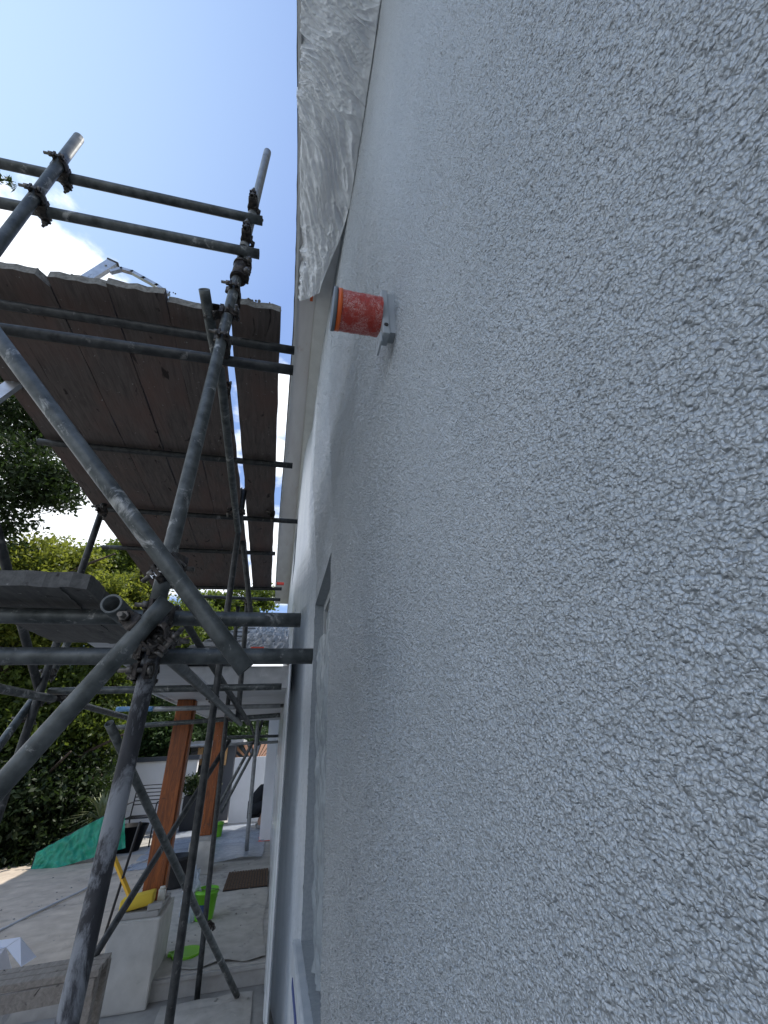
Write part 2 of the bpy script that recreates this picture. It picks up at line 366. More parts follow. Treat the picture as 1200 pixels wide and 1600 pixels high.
# ================================================================== HOUSE
house = thing('house', (.6, 3, GL), 'pale grey rendered house whose rough textured wall fills the right of the picture', 'house')
ZS = 3.42                       # soffit height
def wallx(y, z):
    up = ss(z, 1.1, 2.1)*ss(y, .9, 3.0)*.5
    far = ss(y, 3.12, 4.6)
    return .235 - .125*np.maximum(up*1.05, far)
OPEN = [(2.09, 3.10, -.92, .925), (4.3, 5.2, -.4, .93), (5.6, 6.6, 2.3, 3.1)]
def grade(stops):
    """[(pos, step)...] graded coordinates"""
    o = [stops[0][0]]
    for (a, s0), (b, s1) in zip(stops, stops[1:]):
        x = a
        while x < b-1e-9:
            x += s0 + (s1-s0)*((x-a)/(b-a)); o.append(min(x, b))
    return np.unique(np.round(np.array(o), 6))
GR = .00155
h1 = bandnoise(2048, 2.6, 4.0, 3); h2 = bandnoise(2048, 8, 20, 4); h3 = bandnoise(1024, 60, 200, 5); h4 = bandnoise(2048, 4.2, 8.0, 6)
def stucco(y, z):
    a = .9*sample(h1, y/GR, z/GR)+.35*sample(h2, y/GR, z/GR)
    blobs = np.tanh(a*1.3+.1)
    lump = np.clip(sample(h2, y/GR+300, z/GR+150)-1.1, 0, 1.6)
    return (blobs*.0010 + np.tanh(sample(h4, y/GR, z/GR)*1.6)*.0038*ss(y, .42, 1.2) + lump*.0012 + sample(h2, y/GR+700, z/GR+50)*.0009*ss(y, .4, 1.2) + sample(h3, y/GR/2, z/GR/2)*.0008)
def wall_grid(ys, zs, mat, name, relief=True, fade=None):
    Y, Z = np.meshgrid(ys, zs, indexing='ij'); X = wallx(Y, Z)
    if relief:
        h = stucco(Y, Z)
        if fade: h = h*fade(Y, Z)
        X = X - h
    mask = np.ones((len(ys)-1, len(zs)-1), bool)
    yc = (ys[1:]+ys[:-1])/2; zc = (zs[1:]+zs[:-1])/2
    for (a, b, c, d) in OPEN:
        mask &= ~(((yc > a) & (yc < b))[:, None] & ((zc > c) & (zc < d))[None, :])
    return link(name, grid_mesh(name, np.stack([X, Y, Z], -1)[:, ::-1], True, mask[:, ::-1]), mat, house)
ys = grade([(-.02, .0017), (.45, .0017), (.9, .0026), (1.25, .0034), (2.09, .0048)])
zs = grade([(GL-.02, .012), (-.75, .0035), (-.45, .0017), (.80, .0017), (1.3, .0030), (2.2, .006), (ZS, .012)])
wall_grid(ys, zs, 'render_paint', 'wall')
print('wall quads', len(ys)*len(zs))
ys = np.unique(np.round(np.concatenate([grade([(2.09, .006), (3.6, .012)]), grade([(3.6, .03), (11.4, .08)]), [a for o in OPEN for a in o[:2] if a >= 2.09]]), 5))
zs = np.unique(np.round(np.concatenate([grade([(GL-.02, .012), (ZS, .012)]), [a for o in OPEN for a in o[2:]]]), 5))
ya = ys[ys <= 3.1001]; yb = ys[ys >= 3.0999]
wall_grid(ya, zs, 'render_paint', 'wall')
wall_grid(yb, zs, 'smooth_render', 'wall', True, lambda Y, Z: .8*ss(-Y, -4.2, -3.0)+.2)
# body of the building behind the face
bm = bmesh.new()
abox(bm, .6, 8, -6, 2.0, GL-.2, ZS); abox(bm, .6, 8, 2.0, 11.4, GL-.2, ZS); abox(bm, .25, .61, -6, -.08, GL-.2, ZS); abox(bm, .12, .62, 11.3, 11.42, GL-.2, ZS)
bm_obj('wall', bm, 'smooth_render', house)
# reveals, frames and glass of the openings
for i, (a, b, c, d) in enumerate(OPEN):
    x0 = float(wallx(np.array(a), np.array((c+d)/2)))-.002; x1 = float(wallx(np.array(b), np.array((c+d)/2)))-.002
    dp = .115
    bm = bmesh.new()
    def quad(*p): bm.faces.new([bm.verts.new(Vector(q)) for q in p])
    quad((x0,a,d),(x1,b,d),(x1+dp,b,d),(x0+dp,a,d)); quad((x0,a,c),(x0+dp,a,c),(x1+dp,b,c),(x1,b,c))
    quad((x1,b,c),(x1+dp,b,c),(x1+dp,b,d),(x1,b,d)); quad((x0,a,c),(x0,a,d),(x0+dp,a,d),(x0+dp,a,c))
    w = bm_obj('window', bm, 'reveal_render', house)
    bm = bmesh.new(); xm = max(x0, x1)+dp
    for (p, q, r, s) in ((a,b,c,c+.06),(a,b,d-.06,d),(a,a+.06,c+.06,d-.06),(b-.06,b,c+.06,d-.06),((a+b)/2-.035,(a+b)/2+.035,c+.06,d-.06)):
        abox(bm, xm-.05, xm+.03, p, q, r, s)
    bm_obj('frame', bm, 'window_frame', w)
    bm = bmesh.new(); abox(bm, xm-.01, xm+.005, a+.06, b-.06, c+.06, d-.06); bm_obj('pane', bm, 'dark_glass', w)
# sill of the near window
bm = bmesh.new()
abox(bm, .188, .34, 2.02, 3.17, -1.04, -.925, .012)
for v in bm.verts: v.co += Vector((random.uniform(-.003,.003), 0, random.uniform(-.004,.004)))
bm_obj('window_sill', bm, 'smooth_render', house)
# soffit, fascia, gutter line, roof
eave = [(-.6,-.20),(.3,-.165),(.63,-.155),(1.2,-.12),(1.77,-.10),(2.7,-.085),(4.5,-.115),(6.5,-.16),(9.8,-.20),(11.4,-.22)]
EY = np.array([e[0] for e in eave]); EX = np.array([e[1] for e in eave])
def eavex(y): return np.interp(y, EY, EX)
Y = np.linspace(-.6, 11.4, 160); T = np.linspace(0, 1, 8)
Pp = np.array([[[eavex(y)+t*(float(wallx(np.array(y), np.array(ZS)))+.03-eavex(y)), y, ZS-.012*math.sin(t*math.pi)*0] for t in T] for y in Y])
link('soffit', grid_mesh('soffit', Pp), 'soffit_paint', house)
def strip(name, dx0, dx1, z0, z1, mat, jit=0):
    bm = bmesh.new(); rows = []
    for y in Y:
        x = float(eavex(y)); j = random.uniform(-jit, jit)
        rows.append([bm.verts.new((x+dx0+j, y, z0)), bm.verts.new((x+dx1, y, z0)), bm.verts.new((x+dx1, y, z1)), bm.verts.new((x+dx0+j, y, z1))])
    for a, b in zip(rows, rows[1:]):
        for i in range(4): bm.faces.new([a[i], a[(i+1)%4], b[(i+1)%4], b[i]])
    bm.faces.new(rows[0]); bm.faces.new(rows[-1][::-1])
    return bm_obj(name, bm, mat, house)
strip('fascia', -.022, -.001, ZS-.02, ZS+.16, 'fascia_paint')
strip('gutter', -.034, -.024, ZS+.10, ZS+.17, 'dark_trim', .002)
bm = bmesh.new()
v = [bm.verts.new(p) for p in ((.05,-6,ZS+.195),(.05,11.6,ZS+.195),(4.2,11.6,ZS+3.0),(4.2,-6,ZS+3.0),(8.4,11.6,ZS+.175),(8.4,-6,ZS+.175))]
bm.faces.new([v[0],v[1],v[2],v[3]]); bm.faces.new([v[3],v[2],v[4],v[5]]); bm.faces.new([v[0],v[3],v[5]]); bm.faces.new([v[1],v[4],v[2]]); bm.faces.new([v[0],v[5],v[4],v[1]])
bm_obj('roof', bm, 'roof_tile', house)
strip('tile_edge', -.036, .30, ZS+.172, ZS+.190, 'dark_trim')
# pilaster at the far end of the wall
bm = bmesh.new(); abox(bm, -.10, .14, 9.6, 9.95, GT-.05, 1.3); bm_obj('pillar', bm, 'white_wall', house)

# pale coving along the top of the wall
bm = bmesh.new(); rows_ = []
for y in np.linspace(1.0, 11.3, 80):
    xw_ = float(wallx(np.array(y), np.array(3.35))); x0_ = float(np.interp(y, [1.0,1.5,2.0,2.9,6.2,10,11.3],[.17,.10,.06,.065,.085,.10,.10]))
    rows_.append([bm.verts.new((x0_, y, ZS-.004)), bm.verts.new((x0_+.004, y, ZS-.03)), bm.verts.new((xw_-.004, y, ZS-.085)), bm.verts.new((xw_+.02, y, ZS-.085)), bm.verts.new((xw_+.02, y, ZS-.004))])
for a, b in zip(rows_, rows_[1:]):
    for i in range(5): bm.faces.new([a[i], a[(i+1)%5], b[(i+1)%5], b[i]])
bm.faces.new(rows_[0]); bm.faces.new(rows_[-1][::-1])
bm_obj('coving', bm, 'fascia_paint', house)

# ---- masking sheets
def wrinkle(P, amp, seed, fr=(3, 1), n=256):
    A = bandnoise(n, 8, 60, seed, fr); B = bandnoise(n, 4, 14, seed+1, (fr[0]*.8, fr[1]))
    h = (-np.abs(A)+.8)*.75 + (-np.abs(B)+.8)*.3
    u = np.arange(P.shape[0])[:, None]*1.0; w = np.arange(P.shape[1])[None, :]*1.0
    hh = sample(h, u+0*w, w+0*u)
    du = np.gradient(P, axis=0); dv = np.gradient(P, axis=1); nn = np.cross(du, dv); nn /= np.linalg.norm(nn, axis=2, keepdims=True)+1e-9
    return P + nn*hh[..., None]*amp
# bottom edge of the eaves sheet on the wall (surveyed) and top edge on the fascia
edge = [(660,-260),(598,0),(581,52),(561,101),(551,189),(534,262),(514,336),(500,400),(490,455)]
zed = [3.40,3.39,3.38,3.37,3.37,3.38,3.39,3.40,3.40]
W3 = [PZ(u, v, 3.14) for (u, v), z in zip(edge, zed)]
outr = [(474,-260),(470,0),(470,60),(471,125),(464,150),(471,215),(470,350),(467,400),(468,470)]
O3 = [PZ(u, v, 3.385) for (u, v) in outr]
n_, m_ = 520, 120
tt = np.linspace(0, len(W3)-1, n_)
A_ = np.array([[np.interp(q, range(len(W3)), [p[k] for p in W3]) for k in range(3)] for q in tt])
B_ = np.array([[np.interp(q, range(len(O3)), [p[k] for p in O3]) for k in range(3)] for q in tt])
s_ = np.linspace(0, 1, m_)[None, :, None]
k_ = np.ones(9)/9
for q in range(3):
    A_[4:-4, q] = np.convolve(A_[:, q], k_, 'same')[4:-4]
wx_ = wallx(A_[:, 1], A_[:, 2])-.006; A_[:, 0] = wx_*(1-ss(A_[:, 1], 1.35, 2.1)) + np.minimum(wx_, A_[:, 0]+.045)*ss(A_[:, 1], 1.35, 2.1)
Pg = A_[:, None]*(1-s_)+B_[:, None]*s_
Pg[..., 2] -= np.sin(s_[..., 0]*math.pi)*.02
uu_ = np.arange(Pg.shape[0])[:, None]/Pg.shape[0]; ww_ = np.arange(Pg.shape[1])[None, :]/Pg.shape[1]
lo_ = bandnoise(128, 20, 60, 77); n1 = bandnoise(1024, 5, 30, 78)
warp = sample(lo_, uu_*90, ww_*40+0*uu_)
pA = uu_*190+ww_*48+warp*3.5; h_ = (1-np.abs(sample(n1, pA*.55, 40+ww_*14+uu_*12))*1.3)*.75+(1-np.abs(sample(n1, pA*1.3+300, 200+ww_*20+uu_*26))*1.3)*.30+.10*sample(n1, 500+uu_*420+ww_*30, ww_*90-uu_*60)
h_ = h_+.35*warp; h_ = h_*(.25+.75*ss(ww_, 0, .12)+0*uu_)
nrm_ = np.cross(np.gradient(Pg, axis=0), np.gradient(Pg, axis=1)); nrm_ /= np.linalg.norm(nrm_, axis=2, keepdims=True)+1e-9
nrm_ *= np.sign(-nrm_[..., 2:3]); Pg = Pg+nrm_*h_[..., None]*.013
Pg[:, 0, :] = A_
lip = Pg[:, -1:, :].copy(); lip[..., 2] += .06; lip[..., 0] -= .004; Pg = np.concatenate([Pg, lip], 1)
o = link('masking_sheet', grid_mesh('masking_sheet', Pg), 'masking_film')
tag(o, 'creased white plastic masking sheet taped under the near eaves above the wall', 'plastic sheet')
# loose bag end hanging from the eave
def crumple(name, c, r, mat, seed, squash=(1,1,1), parent=None, n=60):
    th = np.linspace(0, math.pi, n)[:, None]; ph = np.linspace(0, 2*math.pi, n)[None, :]
    A = bandnoise(64, 5, 20, seed)
    hh = 1+.16*sample(A, th/math.pi*40+0*ph, ph/(2*math.pi)*64+0*th)
    Pm = np.stack([np.sin(th)*np.cos(ph)*r*squash[0]*hh+c[0], np.sin(th)*np.sin(ph)*r*squash[1]*hh+c[1], (np.cos(th)+0*ph)*r*squash[2]*hh+c[2]], -1)
    return link(name, grid_mesh(name, Pm), mat, parent)
c = PZ(479, 430, 3.36); o1 = crumple('gathered_film', c, .05, 'masking_film', 33, (.75, 1.9, .8)); tag(o1, 'bunched end of plastic film hanging below the eave beside the orange tape', 'plastic film')
bm = bmesh.new(); p = PZ(487, 462, 3.375); box(bm, p, Vector((.012,0,0)), Vector((0,.05,0)), Vector((0,0,.004))); tag(bm_obj('orange_tape', bm, 'orange_plain'), 'orange tape strip at the end of the eaves sheet above the vent pipe', 'tape')
bm = bmesh.new(); p = PZ(548, 164, 3.35); box(bm, p, Vector((.012,0,0)), Vector((0,.022,0)), Vector((0,0,.006))); tag(bm_obj('red_tape', bm, 'red_tape'), 'short red tape patch on the plastic eaves sheet near the top of the wall', 'tape')
# film inside the near window
a, b, c0, d0 = OPEN[0]
U = np.linspace(0, 1, 90)[:, None]; V = np.linspace(0, 1, 150)[None, :]
Pw = np.stack([.285+.02*np.sin(U*9+V*2)+0*V, a+.01+(b-a-.02)*(U+0*V), (c0+.01)+(d0-.20-c0-.14*np.abs(U-.35))*V], -1)
Pw = wrinkle(Pw, .012, 41, (.6, 3.))
tag(link('window_sheet', grid_mesh('window_sheet', Pw), 'window_film'), 'greenish grey plastic sheet filling the recessed near window opening', 'plastic sheet')
# tape and film at the lower sill
bm = bmesh.new(); abox(bm, .184, .1875, 2.25, 2.95, -1.037, -1.0); tag(bm_obj('blue_tape', bm, 'blue_tape'), 'blue masking tape along the face of the window sill at the bottom', 'tape')

# long hanging film over the far lower wall
U = np.linspace(0, 1, 500)[:, None]; V = np.linspace(0, 1, 12)[None, :]
yy = 3.62+(9.4-3.62)*U
xx = .103-.010*np.sin(U*90)-.018*np.abs(np.sin(U*47+1))**2*(.6+.4*np.sin(U*13))+0*V
Pw = np.stack([xx, yy+0*V, GL+.01+2.67*V+0*U], -1)
Pw[..., 2] = np.where(V < .01, Pw[..., 2], Pw[..., 2])
tag(link('hanging_film', grid_mesh('hanging_film', Pw), 'shiny_film'), 'pale plastic film hanging in shiny vertical folds over the far lower wall', 'plastic film')

# ================================================================== ORANGE PIPE
Y0, Z0 = .715, 1.035
vp = thing('vent_pipe', (.22, Y0, Z0), 'orange plastic wrapped vent pipe stub sticking out of the grey wall on its bracket', 'pipe')
xw = .1975; xe = PY(523, 475, Y0).x
bm = bmesh.new(); n = 48; segs = 26; prev = None
for k in range(segs+1):
    t = k/segs; x = xw+(xe+.012-xw)*t; R0 = .052
    ring = []
    for i in range(n):
        q = 2*math.pi*i/n; rr = R0*(1+random.uniform(-.022,.022)+.012*math.sin(3*q+5*t))
        ring.append(bm.verts.new((x, Y0+math.cos(q)*rr, Z0+math.sin(q)*rr - .012*(1-t)*0)))
    if prev:
        for i in range(n): f = bm.faces.new([prev[i], prev[(i+1)%n], ring[(i+1)%n], ring[i]]); f.smooth = True
    prev = ring
bm_obj('pipe', bm, 'orange_wrapped', vp)
bm = bmesh.new(); cyl(bm, Vector((xe+.016,Y0,Z0)), Vector((xe+.004,Y0,Z0)), .0545, 48); bm_obj('orange_rim', bm, 'orange_plain', vp)
bm = bmesh.new(); cyl(bm, Vector((xe+.003,Y0,Z0)), Vector((xe-.006,Y0,Z0)), .056, 48); bm_obj('end_cap', bm, 'grey_plastic', vp)
bm = bmesh.new(); abox(bm, .198, .217, Y0-.030, Y0+.012, Z0-.100, Z0+.086, .003); abox(bm, .2172, .24, Y0-.026, Y0+.008, Z0-.09, Z0+.076); abox(bm, .192, .1978, Y0-.02, Y0+.03, Z0-.122, Z0-.085, .002); abox(bm, .187, .197, Y0+.0, Y0+.004, Z0+.056, Z0+.10)
br = bm_obj('bracket', bm, 'bracket_grey', vp)
bm = bmesh.new(); cyl(bm, Vector((.207, Y0-.0295, Z0-.068)), Vector((.207, Y0-.0325, Z0-.068)), .006, 8); bm_obj('bolt_hole', bm, 'pipe_dark', br)

# ================================================================== SCAFFOLD
near_s = thing('scaffold', (-.7, 1.2, GL), 'grey steel tube scaffold standing close beside the house wall on the left', 'scaffold')
def tube(name, a, b, mat='tube_metal', root=near_s, r=.0202, segs=12):
    bm = bmesh.new(); tubemesh(bm, a, b, r, segs=segs); return bm_obj(name, bm, mat, root)
cpl_count = 0
def coupler(p, d1, d2, off=None, root=near_s, name='coupler', mat='coupler_metal', flip=1):
    """double coupler: two cast bands at right angles, hinged flap, T bolt and nut. p on tube 1; tube 2 lies at p+off"""
    d1 = d1.normalized(); d2 = d2.normalized()
    nrm = d1.cross(d2)
    if nrm.length < .1: nrm = frame_of(d1)[0]
    nrm.normalize()
    if off is None: off = nrm*.043*flip
    bm = bmesh.new(); gaps = []
    for c, d, sgn in ((p, d1, 1), (p+off, d2, -1)):
        s = (off.normalized() if off.length > .001 else nrm); s = (s - d*s.dot(d)).normalized()*sgn; u = d.cross(s).normalized()
        w = .019; n = 22; R1, R2 = .0208, .0250
        rings = []
        for k in range(n+1):
            q = math.radians(-160+320*k/n)
            e = s*math.cos(q)+u*math.sin(q)
            rad = R2+.002*math.sin(q*5); rings.append([bm.verts.new(c+e*R1-d*w), bm.verts.new(c+e*rad-d*w*.93), bm.verts.new(c+e*(rad+.003)), bm.verts.new(c+e*rad+d*w*.93), bm.verts.new(c+e*R1+d*w)])
        for A, B in zip(rings, rings[1:]):
            for i in range(4): bm.faces.new([A[i], A[i+1], B[i+1], B[i]])
        bm.faces.new(rings[0]); bm.faces.new(rings[-1][::-1])
        # lugs and hinge
        box(bm, c-s*.029+u*.010, s*.009, u*.004, d*.015); box(bm, c-s*.029-u*.010, s*.008, u*.004, d*.013)
        cyl(bm, c+u*.027-d*.016, c+u*.027+d*.016, .006, 10)
        gaps.append((c-s*.031, u, d, s))
    mid = p+off*.5; s = off.normalized() if off.length > .001 else nrm
    u = d1.cross(s).normalized() if d1.cross(s).length > .1 else frame_of(s)[0]
    box(bm, mid, s*max(.004, off.length/2-.018), u*.024, s.cross(u).normalized()*.022)
    co = bm_obj(name, bm, mat, root)
    for c, u, d, s in gaps:
        bm = bmesh.new(); cyl(bm, c-u*.024, c+u*.046, .0055, 10); cyl(bm, c+u*.015, c+u*.028, .0105, 6); cyl(bm, c-u*.024, c-u*.017, .0095, 12)
        bm_obj('bolt', bm, 'bolt_metal', co)
    return co
V3 = Vector
XI = -.31
# near inner standard, in two lengths
std_a = V3((-.31, 1.14, GL)); std_b = V3((-.30, 1.14, .30)); std_top = PY(418, 238, 1.14)
bm_ = tube('standard', std_a, std_b, 'tube_painted', r=.0188)
tube('standard', V3((-.3155, 1.14, .302)), V3((-.296,1.14,1.95)), 'tube_metal')
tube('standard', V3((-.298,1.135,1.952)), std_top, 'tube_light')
up = V3((0,0,1)); ydir = V3((0,1,0)); xdir = V3((1,0,0))
# horizontal transoms at first lift
tA0, tA1 = V3((-1.55, 1.19, .214)), V3((.088, 1.19, .214)); tube('transom', tA0, tA1, 'tube_metal')
tB0, tB1 = V3((-1.50, 1.235, .318)), V3((.052, 1.235, .322)); tube('transom', tB0, tB1, 'tube_metal')
# ledger running away from the camera at first lift
la, lb = dep(172, 944, .86), V3((-.31, 4.6, .21))
tube('ledger', la, lb, 'tube_metal')
# diagonals close to the camera
d1a, d1b = dep(385, 1046, .835), dep(-60, 452, 1.02); tube('brace', d1a, d1b, 'tube_metal', r=.0183)
d2a, d2b = dep(262, 938, .90), dep(-55, 1290, .70); tube('brace', d2a, d2b, 'tube_metal', r=.0186)
# platform level
ZB = 1.72
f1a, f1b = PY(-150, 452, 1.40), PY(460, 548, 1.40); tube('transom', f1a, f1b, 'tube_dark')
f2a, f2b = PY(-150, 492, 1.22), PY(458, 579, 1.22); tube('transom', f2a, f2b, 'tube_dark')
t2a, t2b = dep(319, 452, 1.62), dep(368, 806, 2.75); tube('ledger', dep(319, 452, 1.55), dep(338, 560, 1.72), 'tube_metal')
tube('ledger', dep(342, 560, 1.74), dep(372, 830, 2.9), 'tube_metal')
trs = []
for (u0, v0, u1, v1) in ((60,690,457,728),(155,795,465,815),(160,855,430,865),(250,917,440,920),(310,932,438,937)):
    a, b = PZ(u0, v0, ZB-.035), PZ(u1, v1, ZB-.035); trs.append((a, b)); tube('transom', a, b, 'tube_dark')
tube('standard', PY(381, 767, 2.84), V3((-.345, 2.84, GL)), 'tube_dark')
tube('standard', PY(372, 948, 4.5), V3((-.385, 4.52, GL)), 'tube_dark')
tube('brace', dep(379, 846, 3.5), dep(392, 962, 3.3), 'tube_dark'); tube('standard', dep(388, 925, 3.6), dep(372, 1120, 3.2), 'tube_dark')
# guard rails and outer standard
tube('guard_rail', PY(-200, 212, 1.10), PY(410, 345, 1.10), 'tube_metal'); tube('guard_rail', PY(-200, 278, 1.10), PY(405, 397, 1.10), 'tube_metal')
so_top = PY(123, 216, 1.05); tube('standard', V3((so_top.x, 1.05, GL)), so_top, 'tube_metal')
# outer row further away
o_top = PY(163, 788, 2.9); tube('standard', V3((-1.30, 2.9, GL)), o_top, 'tube_dark')
tube('brace', dep(-10, 812, 1.9), dep(66, 1096, 2.4), 'tube_dark')
tube('brace', dep(52, 1092, 2.35), dep(-30, 1205, 1.9), 'tube_metal')
tube('ledger', dep(83, 1092, 2.35), dep(-30, 1070, 1.85), 'tube_metal')
tube('ledger', dep(100, 1094, 2.55), dep(200, 1122, 3.5), 'tube_metal')
tube('brace', dep(115, 985, 2.6), dep(78, 1062, 2.5), 'tube_metal')
tube('transom', PY(76, 1080, 2.95), PY(440, 1073, 2.95), 'tube_metal')
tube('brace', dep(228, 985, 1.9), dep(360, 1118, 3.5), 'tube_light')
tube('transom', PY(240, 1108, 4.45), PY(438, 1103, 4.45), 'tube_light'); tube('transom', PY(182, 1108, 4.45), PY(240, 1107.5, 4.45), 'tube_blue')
tube('transom', PY(180, 1137, 4.6), PY(438, 1117, 4.6), 'tube_metal')
b3a, b3b = dep(171, 1130, 2.0), PZ(370, 1556, GL+.02); tube('brace', b3a, b3b, 'tube_metal')
b4a, b4b = dep(140, 1506, 2.25), dep(358, 1158, 3.9); tube('brace', b4a, b4b, 'tube_dark')
tube('brace', dep(276, 950, 2.2), dep(388, 1130, 3.4), 'tube_dark')
# couplers
def dirn(a, b): return (b-a).normalized()
stz = lambda z: V3((-.31, 1.14, z))
big_c = coupler(dep(262, 889, .925), dirn(d1a, d1b), up, dep(270, 880, .98)-dep(262, 889, .925))
coupler(dep(218, 978, .885), dirn(d2a, d2b), ydir, None, flip=1)
coupler(stz(.214), up, xdir, V3((0,.046,0))); coupler(stz(.168), up, xdir, V3((0,.046,0)))
coupler(stz(.32), up, xdir, V3((0,.09,0)))
coupler(dep(243, 992, .93), dirn(d2a, d2b), up)
for z in (f1b.z-.01, f2b.z+.02): coupler(V3((-.30, 1.14, z)), up, xdir, V3((0,.06,0)))
coupler(V3((-.30,1.14,1.50)), up, ydir, V3((-.05,0,0)))
for (u, v) in ((396, 330), (386, 380)):
    p = PY(u, v, 1.135); coupler(p, dirn(stz(1.9), std_top), xdir, V3((0,-.045,0)))
for (u, v) in ((94, 257), (58, 308)):
    p = PY(u, v, 1.05); coupler(p, up, xdir, V3((0,.05,0)))
# sleeve coupler on the near standard
p = PY(375, 425, 1.138); dd = dirn(stz(1.9), std_top); bm = bmesh.new(); cyl(bm, p-dd*.055, p+dd*.055, .0305, 20)
for k in (-.04, 0, .04): box(bm, p+dd*k+V3((.034,-.01,0)), V3((.008,0,0)), V3((0,.014,0)), dd*.011)
for k in (-.045, .045): cyl(bm, p+dd*k-dd*.006, p+dd*k+dd*.006, .034, 20)
sl = bm_obj('sleeve_coupler', bm, 'coupler_metal', near_s)
for k in (-.04, .04):
    bm = bmesh.new(); q = p+dd*k; cyl(bm, q+V3((.034,-.05,0)), q+V3((.034,.02,0)), .006, 8); cyl(bm, q+V3((.034,-.044,0)), q+V3((.034,-.03,0)), .011, 6); bm_obj('bolt', bm, 'bolt_metal', sl)
for (u, v, D, a, b) in ((380,768,3.35,up,xdir),(352,605,1.95,ydir,xdir),(374,800,2.9,up,ydir),(158,795,2.75,up,xdir),(335,1093,2.55,up,xdir),(372,1095,3.3,xdir,up),
                        (362,1120,3.5,up,xdir),(75,1050,2.4,up,xdir),(38,1122,2.3,up,V3((.6,0,.7))),(92,1090,2.45,up,ydir),(326,1446,2.9,V3((.5,.2,-.8)),up),(388,940,3.5,up,xdir),(425,806,3.45,xdir,up)):
    coupler(dep(u, v, D), a, b)
# raised lettering on the band of the large coupler
fc = bpy.data.curves.new('lettering', 'FONT'); fc.body = 'HANBI'; fc.size = .017; fc.extrude = .0008; fc.align_x = 'CENTER'; fc.align_y = 'CENTER'; fc.materials.append(MATS['aluminium'])
fo = bpy.data.objects.new('lettering', fc); COL.objects.link(fo)
tc_ = dep(253, 891, .892); yv = dirn(dep(262, 889, .925), dep(385, 1046, .835))*-1; zv = -tc_.normalized(); xv = yv.cross(zv).normalized(); zv = xv.cross(yv).normalized()
dgl = bpy.context.evaluated_depsgraph_get(); tm = bpy.data.meshes.new_from_object(fo.evaluated_get(dgl)); bpy.data.objects.remove(fo)
fo = bpy.data.objects.new('lettering', tm); COL.objects.link(fo)
fo.matrix_world = Matrix.Translation(tc_) @ Matrix((xv, yv, zv)).transposed().to_4x4(); fo.parent = big_c
far_s = thing('scaffold', (-.2, 8.8, GT), 'distant light scaffold bay in front of the far white garden wall', 'scaffold')
fp = PZ(385, 1330, GT)
tube('standard', fp, fp+V3((-.02,.0,2.2)), 'tube_light', far_s, r=.033)
for (a, b, r) in (((395,1160),(330,1280),.026),((399,1168),(345,1270),.024),((404,1165),(386,1118),.024),((402,1160),(412,1115),.024)):
    tube('brace', PY(*a, 8.85), PY(*b, 8.85), 'tube_metal', far_s, r=r)
tube('transom', PY(345, 1152, 8.9), PY(437, 1150, 8.9), 'tube_metal', far_s, r=.024); tube('transom', PY(290, 1166, 8.9), PY(437, 1159, 8.9), 'tube_light', far_s, r=.024)
coupler(PY(398, 1158, 8.83), up, xdir, V3((0,.06,0)), far_s)

# ---- boards
def board(name, a, b, wdir, width, thick, mat='board_wood', label=None, group='scaffold boards of the upper platform', endmat='board_end', down=0, clip=0):
    """a, b: centre of the underside at near and far end"""
    L = (b-a).length; d = (b-a).normalized(); w = wdir.normalized(); u = w.cross(d).normalized()
    if u.z < 0: u = -u
    n, k = 30, 6; bm = bmesh.new(); bot, top = [], []
    ph = random.random()*6; cup = random.uniform(-.003, .004)
    for i in range(n+1):
        t = i/n; rb, rt = [], []
        for j in range(k+1):
            s = j/k-.5
            z = math.sin(t*5+ph)*.004 + cup*4*(s*s) + random.uniform(-.0006,.0006)
            e = random.uniform(-.003,.003) if j in (0, k) else 0
            en = 0
            if i == 0: en = random.uniform(-.004,.006) + (clip*.05 if j in (0, k) else 0)
            p = a + d*(L*t+en) + w*(s*width+e) + u*z
            rb.append(bm.verts.new(p)); rt.append(bm.verts.new(p+u*(thick+random.uniform(-.001,.001))))
        bot.append(rb); top.append(rt)
    for i in range(n):
        for j in range(k):
            bm.faces.new([bot[i][j], bot[i+1][j], bot[i+1][j+1], bot[i][j+1]]); bm.faces.new([top[i][j], top[i][j+1], top[i+1][j+1], top[i+1][j]])
        bm.faces.new([bot[i][0], top[i][0], top[i+1][0], bot[i+1][0]]); bm.faces.new([bot[i][k], bot[i+1][k], top[i+1][k], top[i][k]])
    ends = []
    for j in range(k):
        ends.append(bm.faces.new([bot[0][j], bot[0][j+1], top[0][j+1], top[0][j]])); bm.faces.new([bot[n][j], top[n][j], top[n][j+1], bot[n][j+1]])
    for f in ends: f.material_index = 1
    bmesh.ops.recalc_face_normals(bm, faces=bm.faces)
    me = bpy.data.meshes.new(name); bm.to_mesh(me); bm.free()
    for p in me.polygons: p.use_smooth = False
    o = link(name, me, [mat, endmat]); tag(o, label, 'board', group)
    return o
nears = [(-22,428),(66,424),(158,440),(252,452),(343,480)]
fars = [(238,918),(276,918),(315,918),(353,918),(390,918)]
labs = ['brown scaffold board right beside the short upright open tube',
        'brown stained scaffold board left of the one beside the open tube',
        'dark scaffold board in the middle of the platform below the ladder top',
        'dark scaffold board with a rounded chipped corner near the ladder',
        'dark scaffold board at the left edge of the upper platform, cut off by the frame']
ra, rb = PZ(344, 480, ZB), PZ(391, 918, ZB)
rdir = (rb-ra)/(rb.y-ra.y)
for i in range(5):
    yn = [1.30,1.265,1.275,1.275,1.335][i]; off = -.112-.2245*i
    a = ra+rdir*(yn-ra.y)+V3((off,0,0)); b = ra+rdir*(5.18-ra.y)+V3((off,0,0)); a.z = b.z = ZB
    board('scaffold_board', a, b, V3((1,0,0)), .2215 if i != 2 else .2195, .038, label=labs[i], clip=1 if i == 3 else 0)
a0, a1, b0, b1 = PZ(359,472,ZB), PZ(438,485,ZB), PZ(393,918,ZB), PZ(426,918,ZB)
